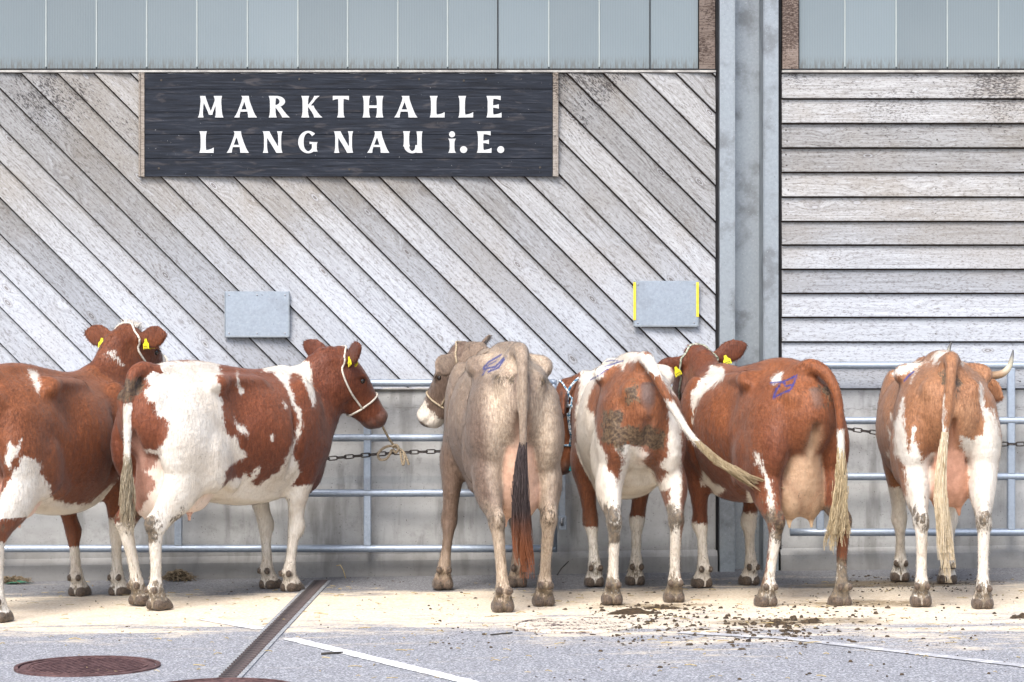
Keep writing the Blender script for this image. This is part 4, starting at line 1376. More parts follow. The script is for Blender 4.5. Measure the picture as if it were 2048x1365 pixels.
    def H(x, y, z): return hp + HR @ np.array((x, y, z))
    hs = S_.get('head_scale', 1.06)
    def Hs(x, y, z): return hp + HR @ (np.array((x, y, z)) * hs)
    e = Hs(0.035, 0, -0.085)
    e0 = Hs(-0.045, 0, -0.135)
    nb = np.array((0.60, 0, 1.06)); nm = np.array(S_.get('neck_mid', (nb + (e - nb) * 0.5)))
    hv = HR @ np.array((0, 1, 0))
    pr.append(Sweep([(0.48, 0, 1.03, 0.17, 0.26), (*nb, 0.155, 0.265), (*nm, 0.116, 0.222), (*e0, 0.085, 0.115), (*e, 0.07, 0.07)], side=tuple(np.cross((0, 0, 1), e - nb) + 0.3 * hv), k=0.09, g='N', n=5))
    pr.append(Sweep([(0.74, 0, 0.80, 0.03, 0.08), ((nm[0] + 0.78) / 2, nm[1] * 0.5, (nm[2] - 0.18 + 0.8) / 2, 0.02, 0.06), (*(Hs(0.08, 0, -0.24)), 0.018, 0.03)], k=0.07, g='N'))
    # head, local x to the muzzle
    def hsw(pts, k, g='H', cap=1.0, n=4):
        P = []
        for x, y, z, a, b_ in pts:
            q = Hs(x, y, z); P.append((*q, a * hs, b_ * hs))
        pr.append(Sweep(P, side=tuple(hv), k=k, g=g, cap=cap, n=n))
    def hell(c, r, k, g='H', sub=False, rot=None):
        RR = HR if rot is None else HR @ rot
        pr.append(Ell(Hs(*c), np.array(r) * hs, RR, k, g, sub))
    hsw([(0.0, 0, -0.070, 0.088, 0.080), (0.09, 0, -0.082, 0.108, 0.100), (0.18, 0, -0.095, 0.100, 0.104), (0.28, 0, -0.110, 0.080, 0.094), (0.37, 0, -0.120, 0.070, 0.080), (0.44, 0, -0.125, 0.074, 0.066)], 0.03)
    hsw([(0.02, 0, -0.185, 0.070, 0.085), (0.11, 0, -0.230, 0.066, 0.074), (0.23, 0, -0.212, 0.050, 0.054), (0.35, 0, -0.190, 0.045, 0.038), (0.42, 0, -0.182, 0.047, 0.027)], 0.05)
    hell((0.445, 0, -0.122), (0.046, 0.078, 0.062), 0.03, 'muz')
    hell((0.422, 0, -0.194), (0.042, 0.050, 0.024), 0.02, 'muz')
    ER = {}
    for s in (-1, 1):
        hell((0.09, s * 0.064, -0.190), (0.090, 0.030, 0.085), 0.05)                        # cheek
        hell((0.155, s * 0.094, -0.060), (0.042, 0.022, 0.030), 0.03)                       # brow
        hell((0.165, s * 0.110, -0.076), (0.024, 0.014, 0.018), 0.012, 'H', True)           # eye socket
        hell((0.482, s * 0.042, -0.106), (0.020, 0.014, 0.012), 0.012, 'muz', True)         # nostril
        hell((0.42, s * 0.070, -0.166), (0.075, 0.018, 0.006), 0.012, 'muz', True)          # mouth line
        ea = S_.get('ears', {}).get(s, (98, 14, 0))    # outward, upward, twist (degrees), level with the ground
        er = rotm(S_['head_rot'][0], 0) @ np.array(Matrix.Rotation(R(s * ea[0]), 3, 'Z') @ Matrix.Rotation(R(-ea[1]), 3, 'Y') @ Matrix.Rotation(R(s * ea[2]), 3, 'X'))
        base = Hs(0.005, s * 0.086, -0.060)
        ER[s] = (base, er)
        q = []
        for x, a, b_ in ((0.0, 0.028, 0.026), (0.05, 0.042, 0.023), (0.11, 0.066, 0.016), (0.17, 0.064, 0.013), (0.215, 0.040, 0.011), (0.236, 0.018, 0.009)):
            c = base + er @ np.array((x, 0, 0)) * hs
            q.append((*c, a * hs, b_ * hs))
        pr.append(Sweep(q, side=tuple(er @ np.array((0, 0, 1))), k=0.018, g='ear', n=4))
        # hollow of the ear opens forwards
        pr.append(Ell(base + er @ np.array((0.115, -s * 0.018, 0)) * hs, np.array((0.085, 0.013, 0.042)) * hs, er, 0.012, 'ear', True))
    hell((-0.005, 0, -0.012), (0.05, 0.055, 0.030), 0.05)                                    # poll

    V, F = polygonise(pr, S_.get('res', 0.0105))
    # ---- coat attributes
    N = len(V)
    gd = {}
    for p in pr:
        if p.sub: continue
        m = ((V > p.lo - 0.05) & (V < p.hi + 0.05)).all(1)
        e_ = np.full(N, 1.0)
        if m.any(): e_[m] = p.d(V[m])
        gd[p.g] = np.minimum(gd.get(p.g, np.full(N, 1.0)), e_)
    def near(g, w_=0.02, off=0.0):
        return np.clip((w_ - gd[g] + off) / w_, 0, 1) if g in gd else np.zeros(N)
    names = list(gd); A = np.stack([gd[g] for g in names], 1)
    lab = np.array(names)[A.argmin(1)]
    az = R(S_['az'])   # direction (in the animal's own frame) from which its coat map was drawn
    U = -V[:, 0] * math.sin(az) + V[:, 1] * math.cos(az)
    Z = V[:, 2]
    white = np.full(N, -0.3)
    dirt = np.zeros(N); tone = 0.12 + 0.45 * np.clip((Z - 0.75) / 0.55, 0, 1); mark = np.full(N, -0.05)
    for (mode, groups, poly) in S_['coat']:
        if groups == '*': g = np.ones(N, bool)
        else: g = np.isin(lab, groups.split(','))
        if mode in ('W', 'B'):
            s_ = sdf_poly(poly, U, Z)
            if mode == 'W': white[g] = np.maximum(white[g], s_[g])
            else: white[g] = np.minimum(white[g], -s_[g])
        elif mode == 'D':
            s_ = sdf_poly(poly, U, Z)
            dirt[g] = np.maximum(dirt[g], np.clip(0.52 + s_[g] / 0.06, 0, 0.95))
        elif mode == 'T':
            s_ = sdf_poly(poly, U, Z)
            tone[g] = np.maximum(tone[g], np.clip(0.5 + s_[g] / 0.12, 0, 1))
        elif mode == 'L':
            wd, pts = poly
            mark[g] = np.maximum(mark[g], wd - sdf_line(pts, U, Z)[g])
    legw = S_.get('legs', {})
    for key in ('LF', 'RF', 'LH', 'RH'):
        if key in legw:
            g = (lab == key)
            white[g & (Z < legw[key] + 0.12)] = -0.3
            white[g] = np.maximum(white[g], legw[key] - Z[g])
    g = np.isin(lab, ['hoof', 'dew'])
    white[g] = 0.1
    if 'solid' in S_:
        white[:] = -0.3
    pink = np.clip(near('U', 0.02) * S_.get('udder_pink', 0.6), 0, 1)
    pink = np.maximum(pink, near('teat', 0.012) * 0.95)
    pink = np.maximum(pink, near('V', 0.01) * 0.15)
    cr = np.exp(-((V[:, 1] / 0.038) ** 2)) * np.clip((Z - 0.72) / 0.1, 0, 1) * np.clip((1.08 - Z) / 0.1, 0, 1) * (V[:, 0] < -0.6) * S_.get('cleft', 0.55)
    cr[lab == 'tail'] = 0
    pink = np.maximum(pink, cr)
    dark = near('muz', 0.03) * S_.get('muz_dark', 0.8)
    dark = np.maximum(dark, near('V', 0.012) * 0.85)
    hf = np.zeros(N)
    if 'hoof' in gd: hf = np.maximum(np.clip((0.006 - gd['hoof']) / 0.01, 0, 1) * (Z < 0.075), np.clip((0.004 - gd['dew']) / 0.008, 0, 0.62))
    d2 = S_.get('dirty_legs', {})
    for key in ('LH', 'RH', 'LF', 'RF'):
        k = min(1.0, d2.get(key, 0.35) * 1.2)
        low = np.clip((0.23 - Z) / 0.12, 0, 1) * k
        hk = np.exp(-((Z - 0.50) / 0.10) ** 2) * k * (0.9 if 'H' in key else 0.3)
        m = (lab == key) | (np.isin(lab, ['hoof', 'dew']) & (np.sign(V[:, 1]) == (1 if key[0] == 'L' else -1)) & ((V[:, 0] < 0) == ('H' in key)))
        dirt[m] = np.maximum(dirt[m], np.maximum(low, hk)[m])
    for f in S_.get('paint', ()):
        f(V, lab, dict(white=white, dirt=dirt, tone=tone, mark=mark, pink=pink, dark=dark, hoof=hf), gd)
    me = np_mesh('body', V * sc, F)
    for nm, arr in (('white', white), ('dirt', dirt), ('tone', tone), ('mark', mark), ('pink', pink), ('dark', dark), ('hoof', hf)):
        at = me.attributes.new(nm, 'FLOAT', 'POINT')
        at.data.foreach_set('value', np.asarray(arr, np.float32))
    X, Y = S_['at']
    root = empty(S_.get('name', 'cow'), (X, Y, ground_z(X) - 0.002), R(90 - S_['heading']))
    tag(root, S_['label'], 'cow', 'cattle tied at the rail')
    body = link('body', me, S_['mat'], root)
    # short coat hair: one sliver per surface point, lying back and down along the skin
    nr = np.zeros(N * 3, np.float32); me.vertices.foreach_get('normal', nr); nr = nr.reshape(-1, 3).astype(float)
    rg = np.random.default_rng(S_['seed'])
    ok = ~np.isin(lab, ['hoof', 'dew', 'muz', 'teat', 'V', 'U']) & (pink < 0.4) & (dark < 0.3) & (hf < 0.3)
    if 'U' in gd: ok &= gd['U'] > 0.004
    ix = np.nonzero(ok)[0]
    n_ = nr[ix]
    fl = np.tile(np.array((-0.62, 0.0, -0.78)), (len(ix), 1))
    sw = np.sin(V[ix] @ np.array((5.1, 3.7, 2.9)) * 1.7)[:, None] * 0.35
    fl += np.concatenate([sw, 0.6 * sw, -0.4 * sw], 1) + rg.normal(0, 0.22, (len(ix), 3))
    fl -= n_ * (fl * n_).sum(1)[:, None]
    fl /= np.linalg.norm(fl, axis=1)[:, None] + 1e-6
    sd_ = np.cross(n_, fl)
    ln = rg.uniform(0.014, 0.030, len(ix))[:, None]
    hw = rg.uniform(0.0013, 0.0026, len(ix))[:, None]
    bs = V[ix] + rg.normal(0, 0.003, (len(ix), 3)) - n_ * 0.0015
    lift = rg.uniform(0.03, 0.17, len(ix))[:, None]
    tip = bs + (fl + n_ * lift) * ln
    HV = np.stack([bs - sd_ * hw, bs + sd_ * hw, tip], 1).reshape(-1, 3)
    HF = np.arange(len(HV)).reshape(-1, 3)
    hm = np_mesh('coat_hair', HV * sc, HF)
    hm.shade_flat()
    for nm, arr in (('white', white), ('dirt', dirt), ('tone', tone), ('mark', mark), ('pink', pink), ('dark', dark), ('hoof', hf)):
        at = hm.attributes.new(nm, 'FLOAT', 'POINT')
        at.data.foreach_set('value', np.repeat(np.asarray(arr, np.float32)[ix], 3))
    ho = link('coat_hair', hm, S_['mat'], body)
    ho['kind'] = 'stuff'
    I3 = np.eye(3) * 0.004
    def surf(p, off=0.004, its=6):
        p = np.array(p, float)
        one = p.ndim == 1
        p = p.reshape(-1, 3)
        n = len(p)
        for it in range(its):
            Q = np.concatenate([p] + [p + I3[i] for i in range(3)] + [p - I3[i] for i in range(3)])
            f_ = field(pr, Q, zcut=False).reshape(7, n)
            g_ = (f_[1:4] - f_[4:7]).T
            g_ /= np.linalg.norm(g_, axis=1)[:, None] + 1e-9
            p = p - np.clip(f_[0] - off, -0.05, 0.05)[:, None] * g_
        return p[0] if one else p
    # eyes
    for s in (-1, 1):
        bm = bmesh.new(); bmesh.ops.create_uvsphere(bm, u_segments=14, v_segments=10, radius=0.0185 * hs)
        c = Hs(0.166, s * 0.096, -0.074)
        MB().bm(bm, True).build('eye', 'eye', root, tuple(c * sc))
        # upper lid with lashes
        m = MB()
        for q in range(7):
            a = -0.6 + 0.2 * q
            p0 = Hs(0.166 + 0.020 * math.sin(a), s * 0.112, -0.074 + 0.018 * math.cos(a))
            p1 = Hs(0.166 + 0.034 * math.sin(a), s * 0.128, -0.074 + 0.012 * math.cos(a))
            m.tube([p0 * sc, p1 * sc], [0.0016, 0.0006], 4)
        m.build('eyelashes', 'tag_print', root)
    # ear tags
    for s in S_.get('tags', (1, -1)):
        base, er = ER[s]
        def E(x, y, z): return (base + er @ np.array((x, y, z)) * hs) * sc
        sh = [(-0.008, 0.004), (0.008, 0.004), (0.011, -0.014), (0.024, -0.026), (0.024, -0.055), (-0.024, -0.055), (-0.024, -0.026), (-0.011, -0.014)]
        for sg, nm in ((-1, 'ear_tag'), (1, 'ear_tag')):
            vs = []
            for yy in (sg * s * 0.020, sg * s * 0.0225):
                for x, z_ in sh:
                    vs.append(E(0.085 + x, yy, -0.012 + z_))
            n = len(sh)
            fs = [tuple(range(n)), tuple(range(2 * n - 1, n - 1, -1))] + [(k, (k + 1) % n, n + (k + 1) % n, n + k) for k in range(n)]
            t = MB().add(vs, fs).build(nm, 'ear_tag', root)
            m = MB()
            for r_ in range(2):
                for q in range(4):
                    x0 = -0.017 + q * 0.009
                    zz = -0.036 - r_ * 0.011
                    vs = [E(0.085 + x0, sg * s * 0.0232, -0.012 + zz), E(0.085 + x0 + 0.005, sg * s * 0.0232, -0.012 + zz), E(0.085 + x0 + 0.005, sg * s * 0.0232, -0.012 + zz - 0.007), E(0.085 + x0, sg * s * 0.0232, -0.012 + zz - 0.007)]
                    m.add(vs, [(0, 1, 2, 3)])
            m.build('print', 'tag_print', t)
    # tail switch
    if 'switch' in S_:
        W_ = S_['switch']
        rr = random.Random(S_['seed'])
        path = catmull([(*p, 0.01, 0.01) for p in W_['path']], 7)[:, :3]
        m = MB()
        ns = len(path)
        clumps = [(rr.uniform(0, 2 * math.pi), math.sqrt(rr.random()), rr.uniform(-1, 1), rr.uniform(-1, 1), rr.uniform(0.72, 1.0), rr.uniform(0, 6.28)) for _ in range(W_.get('clumps', 16))]
        for q in range(int(W_.get('n', 340) * 1.35)):
            a = rr.uniform(0, 2 * math.pi); ra = math.sqrt(rr.random())
            cl = clumps[q % len(clumps)]
            st_ = rr.uniform(0, 0.55) ** 1.3
            ln = min(1.0, max(st_ + 0.25, cl[4] * rr.uniform(0.6, 1.02)))
            i0 = int(st_ * (ns - 1)); i1 = min(ns - 1, max(i0 + 3, int(ln * (ns - 1))))
            wv = W_.get('wave', 0.020) * 1.35
            j1, j2 = rr.gauss(0, 0.008), rr.gauss(0, 0.008)
            cw = rr.uniform(0.003, 0.009); cp = rr.uniform(0, 6.28); cf = rr.uniform(9, 16)
            pts = []; rs = []
            for i in range(i0, i1 + 1):
                t = i / (ns - 1)
                k = (t - 0.4) / 0.6
                w_ = W_['r0'] + (W_['rm'] - W_['r0']) * t / 0.4 if t < 0.4 else W_['rm'] * (1 - k) + W_['r1'] * k
                e = min(1.0, max(0.0, (t - st_) * 2.2))
                p_ = np.array((math.cos(a) * ra, math.sin(a) * ra, 0)) * (1 - e) + np.array((math.cos(cl[0]) * cl[1], math.sin(cl[0]) * cl[1], 0)) * e
                off = p_ * w_ + np.array((cl[2] * math.sin(5 * t + cl[5]), cl[3] * math.sin(6 * t + cl[5] * 1.7), 0)) * wv * t + np.array((j1 + cw * math.sin(cf * t + cp), j2 + cw * math.cos(cf * t + cp), 0)) * t
                pts.append((path[i] + off) * sc)
                rs.append(0.0021 * (1 - 0.75 * (i - i0) / max(1, i1 - i0)) + 0.0004)
            m.tube(pts, rs, 3, cap=False)
        m.build('tail_switch', W_['mat'], root)
    # poll tuft
    if 'tuft' in S_:
        T_ = S_['tuft']; rr = random.Random(S_['seed'] + 5)
        m = MB()
        tp = surf([Hs(rr.uniform(-0.03, 0.04), rr.uniform(-0.06, 0.06), 0.0) for q in range(T_.get('n', 160))], -0.002)
        for q in range(T_.get('n', 160)):
            p = tp[q]
            d = HR @ np.array((rr.uniform(-0.5, 0.5), rr.uniform(-0.6, 0.6), 1.0)) * rr.uniform(0.5, 1.0) * T_.get('len', 0.05)
            g_ = np.array((0, 0, -0.3)) * T_.get('len', 0.05)
            m.tube([p * sc, (p + d * 0.55) * sc, (p + d + g_) * sc], [0.0026, 0.0018, 0.0005], 3, cap=False)
        m.build('poll_tuft', T_['mat'], root)
    # horns
    if 'horns' in S_:
        for s in (1, -1):
            P = catmull([(*Hs(x, s * y, z), r_, r_) for x, y, z, r_ in S_['horns']], 6)
            m = MB().tube([p[:3] * sc for p in P], [p[3] for p in P], 12)
            o = m.build('horn', 'horn', root)
            at = o.data.attributes.new('along', 'FLOAT', 'POINT')
            vals = np.repeat(np.linspace(0, 1, len(P)), 12).astype(np.float32)
            at.data.foreach_set('value', vals)
    # rope halter
    if 'halter' in S_:
        for (nm, mat, r_, pts, snap, closed) in S_['halter'](Hs, surf):
            P = list(surf(pts, r_ * 0.7)) if snap else [np.array(p, float) for p in pts]
            D = catmull([(*p, 0.01, 0.01) for p in (P + [P[0]] if closed else P)], 5)[:, :3]
            if snap:
                D = surf(D, r_ * 0.7, 3)
            MB().tube([np.asarray(p) * sc for p in D], r_, 7).build(nm, mat, root)
    return root, pr, Hs

def hoof(pr, p, key, toe):
    """two claws with a cleft and two dew claws; toe = splay angle of the foot, degrees"""
    x, y = p[0], p[1]
    Rz = np.array(Matrix.Rotation(R(toe), 3, 'Z'))
    def Q(a, b_, c): return np.array((x, y, 0)) + Rz @ np.array((a, b_, c))
    for s in (-1, 1):
        pr.append(Sweep([(*Q(-0.028, s * 0.028, 0.030), 0.030, 0.036), (*Q(0.030, s * 0.031, 0.030), 0.032, 0.042), (*Q(0.082, s * 0.026, 0.012), 0.020, 0.022)], side=tuple(Rz @ np.array((0, 1, 0))), k=0.012, g='hoof', n=3))
        pr.append(Ell(Q(-0.062, s * 0.030, 0.118), (0.020, 0.019, 0.024), k=0.014, g='dew'))
    pr.append(Ell(Q(0.0, 0, 0.075), (0.042, 0.044, 0.032), k=0.025, g=key))
# ------------------------------------------------------------------ the six animals
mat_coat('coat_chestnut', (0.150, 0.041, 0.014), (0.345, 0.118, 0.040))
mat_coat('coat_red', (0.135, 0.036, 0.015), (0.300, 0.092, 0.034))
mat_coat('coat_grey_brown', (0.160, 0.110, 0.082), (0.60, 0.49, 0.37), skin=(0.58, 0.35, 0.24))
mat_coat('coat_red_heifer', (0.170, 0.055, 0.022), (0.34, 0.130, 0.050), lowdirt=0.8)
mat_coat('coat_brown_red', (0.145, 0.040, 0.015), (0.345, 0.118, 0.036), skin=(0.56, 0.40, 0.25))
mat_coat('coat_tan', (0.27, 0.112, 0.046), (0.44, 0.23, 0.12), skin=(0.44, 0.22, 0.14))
mat_hair('hair_cream', (0.26, 0.19, 0.10), (0.58, 0.47, 0.30))
mat_hair('hair_dirty', (0.13, 0.10, 0.055), (0.50, 0.43, 0.32))
mat_hair('hair_black_red', (0.018, 0.013, 0.013), (0.07, 0.05, 0.048), (0.25, 0.085, 0.035), 0.42, 0.66)
mat_hair('hair_blond', (0.42, 0.32, 0.19), (0.72, 0.62, 0.46))
mat_hair('hair_white', (0.50, 0.45, 0.38), (0.74, 0.71, 0.66))
mat_hair('hair_red', (0.11, 0.032, 0.015), (0.22, 0.075, 0.034))

def TAIL(dy=0.0, end=0.68, lean=0.0):
    return [(-0.66, 0, 1.345, 0.055, 0.05), (-0.76, 0, 1.385, 0.046, 0.040), (-0.855, dy * 0.1, 1.345, 0.034, 0.034), (-0.895, dy * 0.3, 1.20, 0.026, 0.028), (-0.90, dy * 0.6, 0.98, 0.021, 0.023), (-0.90 + lean, dy, end, 0.017, 0.018)]

def halter_simple(mat, lead=None, r=0.0065):
    def f(Hs, surf):
        out = []
        out.append(('halter_rope', mat, r, [Hs(-0.035, y, 0.04 - abs(y) * 1.0) for y in (-0.12, -0.06, 0.0, 0.06, 0.12)], True, False))
        for s in (-1, 1):
            out.append(('halter_rope', mat, r, [Hs(-0.035, s * 0.12, -0.08), Hs(0.03, s * 0.12, -0.14), Hs(0.15, s * 0.11, -0.18), Hs(0.30, s * 0.09, -0.19)], True, False))
        out.append(('halter_rope', mat, r, [Hs(0.31 + 0.02 * math.cos(a), 0.11 * math.sin(a), -0.14 + 0.12 * math.cos(a)) for a in [2 * math.pi * k / 12 for k in range(12)]], True, True))
        if lead: out += lead(Hs, surf)
        return out
    return f

COWS = []
COWS.append(dict(seed=1, mat='coat_chestnut', label='chestnut red cow with white belly patch and pale tuft at the left edge', at=(-2.703, 15.10), heading=19, scale=0.99, az=-150.9,
    feet=dict(LH=(-0.06, 0.04), RH=(-0.14, -0.02), LF=(0.06, -0.06), RF=(0.16, 0.04)), head_pos=(0.88, -0.085, 1.63), head_rot=(-12, 24, 0), ears={1: (88, 8, 0), -1: (100, 5, 0)}, tail=TAIL(), coat=[], belly=0.02, wide=1.03,
    tuft=dict(mat='hair_white', len=0.06, n=200), halter=halter_simple('rope_white'), switch=dict(path=[(-0.9, 0, 0.72), (-0.9, 0, 0.55), (-0.9, 0, 0.38)], r0=0.015, rm=0.03, r1=0.015, mat='hair_dirty')))
COWS.append(dict(seed=2, mat='coat_red', label='brown and white patched cow standing side on with its head raised to the rail', at=(-1.693, 15.469), heading=33, scale=0.99, az=-140.8,
    feet=dict(LH=(0.09, -0.03), RH=(-0.06, 0.04), LF=(0.03, -0.05), RF=(-0.05, 0.04)), head_pos=(0.94, -0.18, 1.465), head_rot=(-23, 45, 0), head_scale=1.02, ears={1: (118, 28, 0), -1: (98, 22, 0)}, tail=TAIL(), coat=[], belly=0.0,
    halter=halter_simple('rope_white'), switch=dict(path=[(-0.90, 0, 0.90), (-0.90, 0, 0.74), (-0.9, 0, 0.60), (-0.9, 0.0, 0.43)], r0=0.019, rm=0.034, r1=0.036, n=420, mat='hair_dirty')))
COWS.append(dict(seed=3, mat='coat_grey_brown', label='grey brown cow seen from behind with dark tail and head turned aside', at=(-0.07, 15.28), heading=-8, scale=1.05, az=-189.6,
    feet=dict(LH=(-0.11, -0.07), RH=(0.14, 0.01), LF=(-0.06, 0.11), RF=(0.0, -0.01)), head_pos=(0.90, 0.13, 1.385), tags=(), head_rot=(46, 46, 0), head_scale=1.0, ears={1: (100, -22, 30), -1: (85, 30, -40)}, tail=TAIL(), coat=[], solid=True, wide=0.84, udder=0.92, udder_z=0.58,
    halter=halter_simple('rope_tan'), switch=dict(path=[(-0.9, 0, 0.90), (-0.92, 0.02, 0.66), (-0.92, 0.0, 0.4), (-0.92, -0.02, 0.15)], r0=0.019, rm=0.046, r1=0.036, n=560, wave=0.022, mat='hair_black_red')))
COWS.append(dict(seed=4, mat='coat_red_heifer', label='slim brown and white heifer swishing its tail out sideways', at=(0.671, 15.408), heading=-6, scale=1.0, az=-188.5,
    feet=dict(LH=(0.03, 0.01), RH=(0.10, -0.02), LF=(-0.12, -0.03), RF=(-0.06, 0.03)), head_pos=(0.86, 0.27, 1.20), head_rot=(60, 70, 0), ears={1: (110, -30, 0), -1: (120, -10, 0)}, tail=[(-0.66, 0, 1.345, 0.055, 0.05), (-0.76, 0, 1.395, 0.046, 0.042), (-0.86, -0.02, 1.35, 0.034, 0.034), (-0.92, -0.10, 1.18, 0.026, 0.026), (-0.94, -0.22, 0.98, 0.020, 0.020), (-0.95, -0.33, 0.87, 0.017, 0.017)], coat=[], wide=0.82, cleft=0.25, udder=0.0, tags=(), thigh=0.95,
    halter=halter_simple('rope_blue'), switch=dict(path=[(-0.945, -0.26, 0.935), (-0.955, -0.38, 0.825), (-0.965, -0.53, 0.735), (-0.98, -0.70, 0.64)], r0=0.022, rm=0.036, r1=0.085, n=560, wave=0.05, clumps=22, mat='hair_cream')))
COWS.append(dict(seed=5, mat='coat_brown_red', label='brown red cow with white shoulder band and big udder before the steel column', at=(1.427, 15.191), heading=-18, scale=0.97, az=-203.4,
    feet=dict(LH=(0.05, 0.06), RH=(-0.08, -0.01), LF=(0.0, -0.02), RF=(0.05, -0.04)), head_pos=(1.02, -0.02, 1.465), head_rot=(0, 35, 0), ears={1: (98, -25, 0), -1: (98, 22, 0)}, tail=[(-0.66, 0, 1.345, 0.055, 0.05), (-0.76, -0.015, 1.385, 0.048, 0.042), (-0.85, -0.07, 1.335, 0.036, 0.036), (-0.90, -0.115, 1.20, 0.028, 0.028), (-0.91, -0.13, 0.98, 0.022, 0.023), (-0.91, -0.13, 0.66, 0.017, 0.018)], coat=[], udder=1.08, udder_z=0.61,
    halter=halter_simple('rope_green'), tuft=dict(mat='hair_red', len=0.035, n=160), switch=dict(path=[(-0.91, -0.13, 0.92), (-0.91, -0.13, 0.70), (-0.91, -0.12, 0.48), (-0.9, -0.10, 0.31)], r0=0.020, rm=0.042, r1=0.05, n=560, mat='hair_cream')))
COWS.append(dict(seed=6, mat='coat_tan', label='horned tan and white cow with pale tail at the right edge', at=(2.467, 15.13), heading=3, scale=0.99, az=-186.3,
    feet=dict(LH=(-0.06, 0.0), RH=(-0.18, 0.01), LF=(0.20, -0.02), RF=(0.04, 0.03)), head_pos=(0.99, -0.365, 1.295), head_rot=(-32, 48, 10), head_scale=1.0, ears={1: (100, 0, 0), -1: (125, -28, 0)}, tail=TAIL(0.075), coat=[], wide=1.02, udder=0.90, udder_z=0.64,
    horns=[(0.0, 0.06, -0.03, 0.030), (-0.01, 0.13, -0.030, 0.026), (-0.02, 0.195, -0.01, 0.023), (-0.04, 0.225, 0.035, 0.018), (-0.075, 0.23, 0.085, 0.012), (-0.10, 0.225, 0.125, 0.004)], tags=(),
    tuft=dict(mat='hair_white', len=0.035, n=160), switch=dict(path=[(-0.905, 0.05, 0.98), (-0.92, 0.075, 0.70), (-0.92, 0.06, 0.4), (-0.92, 0.03, 0.10)], r0=0.02, rm=0.036, r1=0.042, n=600, wave=0.025, mat='hair_blond')))
